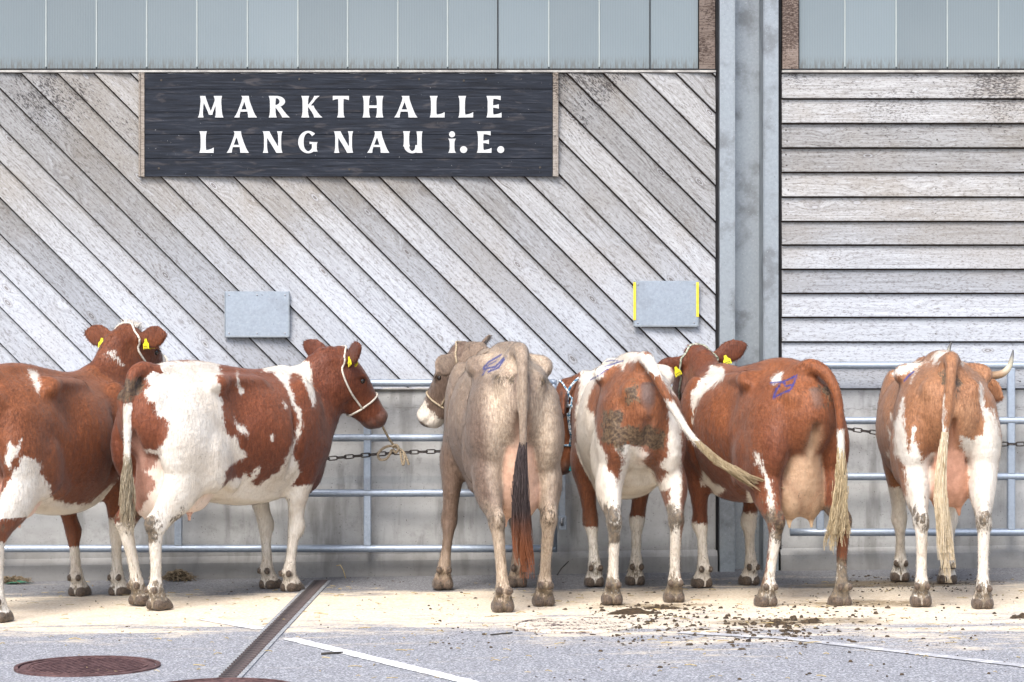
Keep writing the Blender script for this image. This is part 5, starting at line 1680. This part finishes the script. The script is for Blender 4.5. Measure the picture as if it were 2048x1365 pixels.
# coat maps: outlines of the patches in metres (across, height) on a plane through each animal
COATS = [
 [
  ('W','*',[(-0.117,1.398),(-0.052,1.385),(-0.03,1.3),(-0.051,1.259),(-0.079,1.321)]),
  ('W','*',[(-0.227,0.912),(-0.199,0.995),(-0.165,0.96),(-0.138,1.007),(-0.145,0.953),(-0.186,0.898),(-0.202,0.842),(-0.229,0.898)]),
  ('W','T,LH,RH,U',[(-0.125,0.91),(-0.05,0.893),(-0.03,0.863),(-0.037,0.821),(0.019,0.731),(0.04,0.642),(0.148,0.601),(0.251,0.596),(0.393,0.698),(0.461,0.755),(0.441,0.533),(-0.344,0.43),(-0.339,0.556),(-0.227,0.732),(-0.172,0.842)]),
  ('W','T,N',[(0.347,1.479),(0.408,1.494),(0.456,1.407),(0.422,1.433)]),
  ('D','T',[(-0.159,0.898),(-0.05,0.893),(-0.05,0.836),(-0.172,0.814)]),
 ],
 [
  ('W','T,LH,RH,U,V,N',[(-0.556,1.427),(-0.411,1.427),(-0.225,1.425),(-0.051,1.426),(-0.032,1.342),(-0.058,1.342),(-0.045,1.272),(-0.03,1.182),(-0.026,1.099),(-0.017,1.016),(0.019,0.975),(0.051,0.987),(0.064,0.935),(0.099,0.888),(0.104,0.854),(0.06,0.833),(0.019,0.806),(-0.017,0.78),(-0.013,0.734),(-0.082,0.46),(-0.371,-0.041),(-0.634,-0.037),(-0.625,0.538),(-0.533,0.546),(-0.507,0.547),(-0.457,0.642),(-0.421,0.694),(-0.415,0.732),(-0.478,0.795),(-0.409,0.82),(-0.389,0.886),(-0.471,0.917),(-0.407,0.911),(-0.337,0.989),(-0.333,1.064),(-0.356,1.108),(-0.4,1.12),(-0.406,1.19),(-0.453,1.202),(-0.47,1.258),(-0.445,1.289),(-0.484,1.345),(-0.538,1.353)]),
  ('W','T,U,RF,LF',[(-0.032,0.736),(0.019,0.726),(0.083,0.733),(0.096,0.764),(0.129,0.739),(0.187,0.8),(0.185,0.757),(0.142,0.697),(0.182,0.681),(0.294,0.744),(0.334,0.789),(0.395,0.877),(0.423,0.809),(0.445,0.698),(0.453,0.561),(0.501,0.626),(0.489,0.608),(0.407,0.263),(0.34,0.022),(0.201,0.062),(0.191,0.558),(-0.111,0.481),(-0.331,0.536),(-0.282,0.723)]),
  ('W','T,N,RF',[(0.192,1.421),(0.507,1.418),(0.513,1.351),(0.519,1.297),(0.54,1.158),(0.515,1.139),(0.499,1.206),(0.45,1.324),(0.403,1.338),(0.372,1.293),(0.396,1.208),(0.449,1.102),(0.456,1.049),(0.415,0.917),(0.382,0.811),(0.334,0.762),(0.307,0.75),(0.347,0.829),(0.387,0.907),(0.409,0.97),(0.429,1.036),(0.422,1.116),(0.382,1.169),(0.357,1.248),(0.312,1.313),(0.273,1.353),(0.219,1.361)]),
  ('W','T',[(0.058,1.351),(0.068,1.294),(0.094,1.235),(0.081,1.224),(0.058,1.275)]),
  ('W','T',[(0.038,1.102),(0.055,1.051),(0.122,1.023),(0.128,0.991),(0.083,0.999),(0.055,1.013)]),
  ('W','T',[(0.334,1.178),(0.361,1.151),(0.347,1.138)]),
  ('W','T',[(0.253,0.98),(0.268,0.979),(0.261,0.947)]),
  ('W','tail',[(-0.704,1.184),(-0.543,1.183),(-0.505,0.476),(-0.703,0.478)]),
  ('D','T,tail,V,RH,LH',[(-0.657,1.334),(-0.49,1.333),(-0.464,1.289),(-0.568,1.19),(-0.669,1.189)]),
  ('D','RH,LH',[(-0.533,0.527),(-0.405,0.57),(-0.392,0.401),(-0.488,0.358)]),
 ],
 [
  ('T','T,LH,RH,V',[(-0.072,1.208),(0.096,1.257),(0.106,0.79),(0.052,0.449),(-0.031,0.677),(-0.055,0.909)]),
  ('T','T,LH,RH,V',[(0.201,1.246),(0.339,1.186),(0.351,0.905),(0.305,0.499),(0.212,0.442),(0.182,0.907)]),
  ('T','LH,RH',[(-0.042,0.585),(0.363,0.585),(0.364,-0.035),(-0.04,-0.035)]),
  ('T','T,tail',[(-0.168,1.419),(0.288,1.419),(0.336,1.216),(0.201,1.223),(0.097,1.223),(-0.073,1.22)]),
  ('D','T,LH,RH,V',[(-0.024,1.256),(0.061,1.263),(0.121,1.241),(0.115,1.171),(0.062,1.217),(-0.009,1.211)]),
  ('D','T,LH,RH,V',[(0.224,1.217),(0.265,1.258),(0.321,1.238),(0.309,1.203),(0.247,1.178)]),
  ('L','T,LH',(0.0056,[(-0.072,1.287),(-0.046,1.318),(0.024,1.358)])),
  ('L','T,LH',(0.0056,[(-0.071,1.28),(-0.002,1.295),(0.048,1.349)])),
  ('L','T,LH',(0.0043,[(-0.075,1.248),(-0.05,1.292)])),
  ('L','T,LH',(0.0056,[(-0.044,1.267),(0.014,1.289),(0.055,1.352)])),
  ('L','T,LH',(0.0037,[(-0.056,1.294),(0.001,1.327)])),
 ],
 [
  ('W','*',[(-0.274,1.339),(-0.213,1.425),(-0.115,1.449),(-0.029,1.449),(0.08,1.425),(0.178,1.425),(0.251,1.364),(0.288,1.267),(0.284,1.185),(0.246,1.224),(0.196,1.303),(0.127,1.319),(0.102,1.367),(0.073,1.385),(0.007,1.364),(-0.011,1.328),(-0.036,1.357),(-0.103,1.327),(-0.17,1.265),(-0.213,1.184),(-0.224,1.11),(-0.243,1.072),(-0.288,1.113)]),
  ('W','T,LH,RH,U,V',[(-0.301,1.112),(-0.237,1.109),(-0.185,1.064),(-0.149,0.921),(-0.119,0.875),(-0.011,0.902),(-0.002,0.914),(0.091,0.894),(0.199,0.851),(0.24,0.925),(0.243,1.104),(0.314,1.049),(0.319,0.729),(0.32,-0.067),(-0.282,-0.07)]),
  ('B','T,LH,RH',[(-0.137,0.91),(-0.023,0.872),(-0.005,0.829),(-0.043,0.694),(-0.103,0.785),(-0.115,0.864)]),
  ('B','T,LH,RH',[(0.085,0.888),(0.139,0.845),(0.103,0.811),(0.2,0.676),(0.241,0.754),(0.188,0.788),(0.24,0.852),(0.234,0.912)]),
  ('B','RH',[(0.193,0.638),(0.253,0.651),(0.245,0.573),(0.205,0.543)]),
  ('W','T,RH',[(0.19,1.303),(0.202,1.291),(0.244,1.214),(0.261,1.108),(0.232,1.143),(0.238,1.214)]),
  ('D','T,LH,RH,V,U',[(-0.131,1.095),(-0.017,1.098),(-0.011,1.021),(0.09,1.028),(0.234,0.985),(0.228,0.912),(0.175,0.869),(0.103,0.9),(-0.017,0.914),(-0.011,0.866),(-0.076,0.895),(-0.137,0.934)]),
  ('D','T,V,LH,RH',[(-0.005,1.212),(0.049,1.271),(0.084,1.213),(0.078,1.154),(0.019,1.129)]),
  ('D','RH',[(0.202,0.444),(0.246,0.444),(0.245,0.269),(0.208,0.269)]),
  ('D','LH',[(-0.106,0.483),(-0.011,0.507),(-0.029,0.364),(-0.088,0.352)]),
  ('W','tail',[(0.137,1.16),(0.339,1.159),(0.528,0.763),(0.15,0.998)]),
  ('L','T,LH',(0.0042,[(-0.211,1.257),(-0.152,1.297),(-0.097,1.333)])),
  ('L','T,LH',(0.0042,[(-0.121,1.343),(-0.066,1.361),(-0.011,1.38)])),
  ('L','T,LH',(0.0036,[(-0.115,1.368),(-0.083,1.375),(-0.042,1.378)])),
 ],
 [
  ('W','T,N,LF',[(-0.288,1.382),(-0.2,1.366),(-0.188,1.307),(-0.24,1.268),(-0.298,1.222),(-0.35,1.17),(-0.375,1.093),(-0.384,1.023),(-0.395,1.131),(-0.394,1.219),(-0.34,1.295),(-0.292,1.338)]),
  ('W','T',[(0.084,1.306),(0.114,1.336),(0.156,1.354),(0.14,1.286),(0.095,1.287)]),
  ('W','T,LH',[(-0.013,0.89),(0.021,0.886),(0.035,0.82),(0.071,0.737),(0.094,0.654),(0.1,0.573),(0.082,0.489),(0.065,0.606),(0.047,0.748),(0.011,0.819),(-0.007,0.818)]),
  ('W','T,U',[(-0.055,0.663),(-0.013,0.781),(0.035,0.796),(0.083,0.631),(-0.053,0.5)]),
  ('W','LH',[(0.094,0.502),(0.118,0.419),(0.189,0.406),(0.225,0.371),(0.189,-0.007),(-0.072,-0.01),(0.047,0.129),(0.082,0.369)]),
  ('D','LH',[(0.088,0.537),(0.227,0.514),(0.213,0.415),(0.166,0.367),(0.106,0.394)]),
  ('D','RH',[(0.459,0.289),(0.546,0.289),(0.558,0.128),(0.459,0.065)]),
  ('W','tail',[(0.44,1.023),(0.523,1.024),(0.522,0.25),(0.392,0.249)]),
  ('W','T,LF,N',[(-0.33,0.738),(-0.266,0.679),(-0.189,0.634),(-0.254,0.561),(-0.288,0.63),(-0.333,0.641)]),
  ('D','T,V,LH,RH',[(0.363,1.275),(0.426,1.264),(0.434,1.156),(0.397,1.157)]),
  ('L','T',(0.0053,[(0.083,1.287),(0.143,1.292),(0.181,1.304),(0.232,1.332),(0.214,1.281),(0.169,1.268),(0.155,1.296)])),
  ('L','T',(0.0053,[(0.14,1.284),(0.113,1.241),(0.098,1.203)])),
  ('L','T',(0.0053,[(0.101,1.205),(0.154,1.232),(0.195,1.25),(0.214,1.281)])),
 ],
 [
  ('W','T,N',[(-0.263,1.277),(-0.218,1.338),(-0.125,1.363),(-0.057,1.357),(0.011,1.426),(0.097,1.432),(0.19,1.37),(0.107,1.342),(0.059,1.373),(-0.019,1.352),(-0.013,1.383),(-0.075,1.344),(-0.124,1.295),(-0.136,1.247),(-0.113,1.319),(-0.187,1.3)]),
  ('W','T,LH,RH,U',[(-0.26,1.06),(-0.252,1.013),(-0.215,1.036),(-0.203,1.122),(-0.178,1.161),(-0.184,1.063),(-0.164,0.967),(-0.152,0.856),(-0.146,0.931),(-0.122,1.005),(-0.11,0.931),(-0.074,0.807),(-0.037,0.855),(0.035,0.863),(0.048,0.557),(0.011,-0.053),(-0.195,-0.056),(-0.165,0.657),(-0.177,0.78),(-0.235,0.846),(-0.228,0.961)]),
  ('W','T,RH,LH,U',[(0.242,1.26),(0.26,1.224),(0.265,1.115),(0.32,1.095),(0.374,0.895),(0.349,0.76),(0.349,0.444),(0.372,-0.053),(0.144,-0.057),(0.187,0.609),(0.169,0.806),(0.132,0.957),(0.205,0.931),(0.259,0.969),(0.265,1.054),(0.246,1.165)]),
  ('W','T',[(-0.279,0.984),(-0.256,0.949),(-0.269,0.911)]),
  ('W','T',[(-0.287,0.845),(-0.267,0.828),(-0.282,0.795)]),
  ('W','tail',[(-0.061,1.189),(0.047,1.19),(0.048,0.684),(-0.061,0.685)]),
  ('T','T,LH,RH,V',[(0.047,1.178),(0.253,1.177),(0.217,0.931),(0.059,0.936)]),
  ('D','T,V,LH,RH',[(0.029,1.311),(0.107,1.312),(0.138,1.25),(0.107,1.191),(0.059,1.227),(0.029,1.238)]),
  ('L','T,LH',(0.0056,[(-0.18,1.254),(-0.156,1.282),(-0.125,1.307)])),
 ],
]
for c_, m_ in zip(COWS, COATS):
    c_['coat'] = m_
def head_xyz(S_, V):
    return ((V - np.array(S_['head_pos'])) @ rotm(*S_['head_rot'])) / S_.get('head_scale', 1.0)
def face_white(S_, x0, half=0.2):
    def f(V, lab, A, gd):
        h = head_xyz(S_, V)
        g = np.isin(lab, ['H', 'muz'])
        A['white'][g] = np.maximum(A['white'][g], np.minimum(h[g, 0] - x0, half - np.abs(h[g, 1])))
    return f
def muzzle_ring(S_):
    def f(V, lab, A, gd):
        h = head_xyz(S_, V)
        g = np.isin(lab, ['H', 'muz'])
        A['white'][g] = np.maximum(A['white'][g], np.minimum(h[g, 0] - 0.365, 0.475 - h[g, 0]))
        A['dark'][g] *= np.clip((h[g, 0] - 0.46) / 0.02, 0, 1)
        A['tone'][g] = -0.25
        e = lab == 'ear'
        A['tone'][e] = 0.5
    return f
def grey_tones(V, lab, A, gd):
    Z = V[:, 2]
    A['tone'] += -0.22
    n = lab == 'N'
    A['tone'][n] -= 0.1
    fl = np.isin(lab, ['LF', 'RF'])
    A['tone'][fl] = np.clip(0.05 + (0.35 - Z[fl]) * 1.6, 0, 0.5)
    tl = lab == 'tail'
    A['tone'][tl] = 0.45
    A['dark'][tl] = np.maximum(A['dark'][tl], np.clip((0.92 - Z[tl]) / 0.15, 0, 0.9))
def dark_neck(V, lab, A, gd):
    n = np.isin(lab, ['N', 'H', 'ear'])
    A['tone'][n] = 0.12
def ear_dark(V, lab, A, gd):
    e = lab == 'ear'
    A['tone'][e] = 0.0
LEGW = [dict(LF=0.30, RF=0.48, LH=0.45, RH=0.45), dict(LF=0.60, RF=0.66, LH=0.50), {}, dict(LF=0.36, RF=0.42), dict(LF=0.40, RF=0.46, RH=0.26), dict(LF=0.60, RF=0.66)]
for c_, l_ in zip(COWS, LEGW):
    c_['legs'] = l_
COWS[0]['paint'] = (face_white(COWS[0], 0.27), dark_neck)
COWS[1]['paint'] = (dark_neck, ear_dark)
COWS[2]['paint'] = (muzzle_ring(COWS[2]), grey_tones)
COWS[3]['paint'] = (dark_neck,)
COWS[4]['paint'] = (dark_neck, ear_dark)
COWS[0]['muz_dark'] = 0.2
COWS[3]['dirty_legs'] = dict(LH=0.8, RH=0.8, LF=0.4, RF=0.3)
COWS[4]['dirty_legs'] = dict(LH=0.65, RH=0.9, LF=0.25, RF=0.25)
COWS[1]['dirty_legs'] = dict(LH=0.6, RH=0.5, LF=0.25, RF=0.2)
COWS[2]['dirty_legs'] = dict(LH=0.55, RH=0.55, LF=0.2, RF=0.2)
COWS[5]['dirty_legs'] = dict(LH=0.6, RH=0.6, LF=0.35, RF=0.3)
COWS[2]['udder_pink'] = 0.75
COWS[5]['udder_pink'] = 1.0
COWS[4]['udder_pink'] = 0.5
COWS[1]['udder_pink'] = 0.35
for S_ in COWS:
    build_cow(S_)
# ------------------------------------------------------------------ ropes that hang between halter and chain
def rope_thing(name, label, strands, mat):
    p0 = strands[0][0][0]
    root = empty(name, p0)
    tag(root, label, 'rope')
    o = Vector(p0)
    for k, (pts, r, m_) in enumerate(strands):
        D = catmull([(*p, 0.01, 0.01) for p in pts], 6)[:, :3]
        MB().tube([Vector(p) - o for p in D], r, 7).build('strand', m_ or mat, root)
def at(px, py, y):
    s = 5200 / y
    return ((px - 1024) / s, y, 1.5 - (py - 682) / s)
K = 16.50
rope_thing('lead_rope', 'tan lead rope knotted in a bow on the rusty chain', [
    ([at(755, 829, 16.36), at(762, 846, 16.40), at(775, 872, 16.45), at(789, 893, K)], 0.0075, None),
    ([at(789, 893, K), at(778, 892, K - 0.02), at(764, 898, K - 0.03), at(756, 909, K - 0.03), at(760, 919, K - 0.03), at(772, 918, K - 0.03), at(780, 908, K - 0.02), at(783, 900, K)], 0.0085, None),
    ([at(786, 894, K - 0.01), at(796, 896, K - 0.02), at(806, 903, K - 0.02), at(812, 914, K - 0.02), at(818, 930, K - 0.02)], 0.0075, None),
    ([at(800, 902, K - 0.02), at(802, 913, K - 0.03), at(806, 930, K - 0.03), at(809, 918, K - 0.03), at(806, 906, K - 0.02)], 0.0075, None),
    ([at(784, 893, K - 0.02), at(792, 890, K - 0.03), at(797, 897, K - 0.03), at(792, 905, K - 0.02), at(786, 899, K)], 0.009, None)], 'rope_tan')
Q = 16.10
rope_thing('lead_rope', 'blue and white braided rope with teal tassel beside the slim heifer', [
    ([at(1157, 756, Q), at(1147, 766, Q - 0.02), at(1138, 780, Q - 0.03), at(1135, 797, Q - 0.03), at(1134, 812, Q - 0.03)], 0.0085, None),
    ([at(1134, 812, Q - 0.03), at(1143, 812, Q - 0.05), at(1150, 822, Q - 0.05), at(1146, 830, Q - 0.04), at(1137, 829, Q - 0.03)], 0.010, None),
    ([at(1136, 826, Q - 0.03), at(1139, 848, Q - 0.03), at(1143, 866, Q - 0.03), at(1157, 879, Q - 0.02)], 0.011, None),
    ([at(1149, 908, Q - 0.02), at(1147, 920, Q - 0.02), at(1145, 930, Q - 0.02)], 0.0075, None),
    ([at(1145, 929, Q - 0.02), at(1143, 935, Q - 0.02), at(1141, 942, Q - 0.02)], 0.012, 'rope_teal')], 'rope_blue')

# ------------------------------------------------------------------ litter on the ground
def gp(px, py):
    X = 0.0
    for _ in range(4):
        d = 5200 * (1.5 - 0.014 * X) / (py - 682); X = (px - 1024) * d / 5200
    return X, d
rl = random.Random(21)
def lump(mb, x, y, r, h, n=6):
    """a squashed irregular crumb"""
    z = ground_z(x) + 0.001
    ph = rl.uniform(0, 6.28); el = rl.uniform(0.6, 1.5)
    ring = []
    for k in range(n):
        a = ph + 2 * math.pi * k / n
        q = r * rl.uniform(0.6, 1.15)
        ring.append((x + q * el * math.cos(a), y + q / el * math.sin(a), z))
    mid = [(x + (p[0] - x) * rl.uniform(0.5, 0.8), y + (p[1] - y) * rl.uniform(0.5, 0.8), z + h * rl.uniform(0.6, 1.0)) for p in ring]
    tp = (x, y, z + h * rl.uniform(0.9, 1.2))
    vs = ring + mid + [tp]
    fs = [(k, (k + 1) % n, n + (k + 1) % n, n + k) for k in range(n)] + [(n + k, n + (k + 1) % n, 2 * n) for k in range(n)]
    mb.add(vs, fs, True)
mb = MB()
def scatter(px0, px1, py0, py1, count, r0, r1, bias=1.0):
    for _ in range(count):
        px = rl.uniform(px0, px1); py = py0 + (py1 - py0) * rl.random() ** bias
        x, y = gp(px, py)
        r = (r0 + (r1 - r0) * rl.random() ** 4) * 0.75
        lump(mb, x, y, r, r * rl.uniform(0.35, 0.9))
scatter(0, 2048, 1180, 1290, 420, 0.003, 0.012)
scatter(850, 2048, 1185, 1300, 600, 0.003, 0.016)
scatter(1180, 1780, 1205, 1285, 520, 0.004, 0.022)
scatter(1450, 1620, 1235, 1275, 300, 0.004, 0.03)
scatter(1180, 1420, 1212, 1262, 350, 0.004, 0.024)
scatter(1680, 1960, 1150, 1185, 500, 0.003, 0.014)
scatter(1240, 1620, 1260, 1300, 130, 0.004, 0.022)
scatter(0, 2048, 1155, 1180, 240, 0.003, 0.010)
scatter(1024, 2048, 1300, 1364, 120, 0.003, 0.016)
o = mb.build('dung_crumbs', 'dung')
tag(o, 'dark dung crumbs trodden into the sawdust behind the animals', 'dung', None, 'stuff')
mb = MB()
for _ in range(420):
    px, py = rl.uniform(0, 2048), rl.uniform(1160, 1360)
    if py > 1290 and rl.random() < 0.6: continue
    x, y = gp(px, py); a = rl.uniform(0, 3.14); L = rl.uniform(0.015, 0.07)
    z = ground_z(x) + 0.004
    c, s_ = math.cos(a) * L / 2, math.sin(a) * L / 2
    mb.tube([(x - c, y - s_, z), (x + rl.uniform(-0.005, 0.005), y + rl.uniform(-0.005, 0.005), z + rl.uniform(0, 0.006)), (x + c, y + s_, z)], rl.uniform(0.0012, 0.0024), 4, cap=False)
o = mb.build('straw_litter', 'straw')
tag(o, 'short straw stalks lying over the sawdust and asphalt', 'straw', None, 'stuff')

def dung_pile(px, py, rx_, ry_, h, label, seed):
    x0, y0 = gp(px, py)
    rr = random.Random(seed)
    n = 22; vs = []; fs = []
    bumps = [(rr.uniform(-0.8, 0.8), rr.uniform(-0.8, 0.8), rr.uniform(0.15, 0.4), rr.uniform(0.4, 1.0)) for _ in range(26)]
    for j in range(n + 1):
        for i in range(n + 1):
            u, v = 2 * i / n - 1, 2 * j / n - 1
            e = math.hypot(u, v)
            lim = 0.75 + 0.2 * math.sin(3 * math.atan2(v, u) + seed) + 0.1 * math.sin(7 * math.atan2(v, u))
            z = sum(b_[3] * math.exp(-((u - b_[0]) ** 2 + (v - b_[1]) ** 2) / b_[2] ** 2) for b_ in bumps) * 0.28
            z = h * z * max(0.0, 1 - (e / lim) ** 2) - 0.004
            x = x0 + u * rx_
            vs.append((u * rx_, v * ry_, ground_z(x) - ground_z(x0) + z + rr.uniform(-0.001, 0.001)))
    for j in range(n):
        for i in range(n):
            a = j * (n + 1) + i
            fs.append((a, a + 1, a + n + 2, a + n + 1))
    o = MB().add(vs, fs, True).build('dung_pile', 'dung', None, (x0, y0, ground_z(x0)))
    tag(o, label, 'dung', 'cow dung on the yard')
dung_pile(1262, 1225, 0.20, 0.17, 0.045, 'flat dark dung pat behind the hind hoof of the slim heifer', 3)
dung_pile(1330, 1216, 0.16, 0.12, 0.030, 'thin trodden dung smear between the hooves of the slim heifer', 4)
dung_pile(1620, 1243, 0.11, 0.14, 0.040, 'small broken dung pat behind the brown red cow', 5)
dung_pile(1560, 1247, 0.13, 0.10, 0.030, 'brown dung lump in the sawdust beside the broken pat', 8)
dung_pile(2044, 1234, 0.10, 0.13, 0.045, 'dark dung pat at the right picture edge', 9)

def hay(px, py, w_, h_, n, label, mat, seed, y=None):
    x0, y0 = gp(px, py)
    if y: y0 = y
    rr = random.Random(seed)
    m = MB()
    for _ in range(n):
        a = rr.uniform(0, 6.28); L = rr.uniform(0.03, 0.10)
        cx, cy = rr.gauss(0, w_ * 0.4), rr.gauss(0, 0.03)
        k = math.exp(-(cx / w_) ** 2)
        cz = rr.random() * h_ * k
        c, s_ = math.cos(a) * L / 2, math.sin(a) * L / 4
        m.tube([(cx - c, cy - s_, max(0.002, cz + rr.uniform(-0.02, 0.02))), (cx, cy, cz + 0.012), (cx + c, cy + s_, max(0.002, cz + rr.uniform(-0.02, 0.025)))], rr.uniform(0.0014, 0.003), 4, cap=False)
    o = m.build('hay_clump', mat, None, (x0, y0, ground_z(x0) + 0.002))
    tag(o, label, 'hay', 'hay swept against the wall')
    return o
hay(365, 1156, 0.10, 0.06, 260, 'tangled dry hay clump at the foot of the wall beside a hind leg', 'dry_roots', 31, 16.56)
hay(18, 1168, 0.12, 0.035, 160, 'dark hay swept against the wall at the left picture edge', 'dry_roots', 32, 16.56)
# green scrap among the hay
x0, y0 = gp(48, 1164)
vs = [(-0.10, 0, 0.004), (-0.04, -0.03, 0.012), (0.05, -0.02, 0.016), (0.10, 0.0, 0.004), (0.03, 0.03, 0.012), (-0.05, 0.03, 0.014), (0.0, 0.0, 0.026)]
o = MB().add(vs + [(v[0], v[1], v[2] - 0.003) for v in vs], [(0, 1, 6), (1, 2, 6), (2, 3, 6), (3, 4, 6), (4, 5, 6), (5, 0, 6), (7, 13, 8), (8, 13, 9), (9, 13, 10), (10, 13, 11), (11, 13, 12), (12, 13, 7)], True).build('plastic_scrap', 'green_scrap', None, (x0, 16.5, ground_z(x0)))
tag(o, 'crumpled green scrap lying on hay at the left wall foot', 'scrap')
def stick(name, label, pts, r, mat, cat):
    p0 = Vector(pts[0])
    o = MB().tube([Vector(p) - p0 for p in pts], r, 6).build(name, mat, None, p0)
    tag(o, label, cat)
x0, y0 = gp(1120, 1152)
stick('twig', 'short dark twig leaning at the wall foot beside the heifer', [(x0 - 0.02, 16.5, ground_z(x0) + 0.01), (x0 + 0.01, 16.54, ground_z(x0) + 0.05), (x0 + 0.055, 16.58, ground_z(x0) + 0.09)], 0.004, 'dark_scrap', 'twig')
x0, y0 = gp(690, 1150)
stick('dry_weed', 'dry weed stalk growing from the wall foot left of the grey brown cow', [(x0 + 0.02, 16.60, ground_z(x0)), (x0 + 0.005, 16.60, ground_z(x0) + 0.05), (x0 - 0.015, 16.60, ground_z(x0) + 0.085), (x0 - 0.04, 16.60, ground_z(x0) + 0.08)], 0.003, 'straw', 'weed')
x0, y0 = gp(664, 1309)
stick('wood_splinter', 'dark wood splinter lying by the white line near the drain', [(x0 - 0.05, y0 - 0.02, ground_z(x0) + 0.006), (x0, y0, ground_z(x0) + 0.008), (x0 + 0.05, y0 + 0.03, ground_z(x0) + 0.006)], 0.006, 'dark_scrap', 'splinter')
x0, y0 = gp(1005, 1269)
stick('wood_splinter', 'thin dark stick lying on the asphalt before the grey brown cow', [(x0 - 0.06, y0 - 0.05, ground_z(x0) + 0.004), (x0, y0, ground_z(x0) + 0.005), (x0 + 0.05, y0 + 0.04, ground_z(x0) + 0.004)], 0.004, 'dark_scrap', 'splinter')
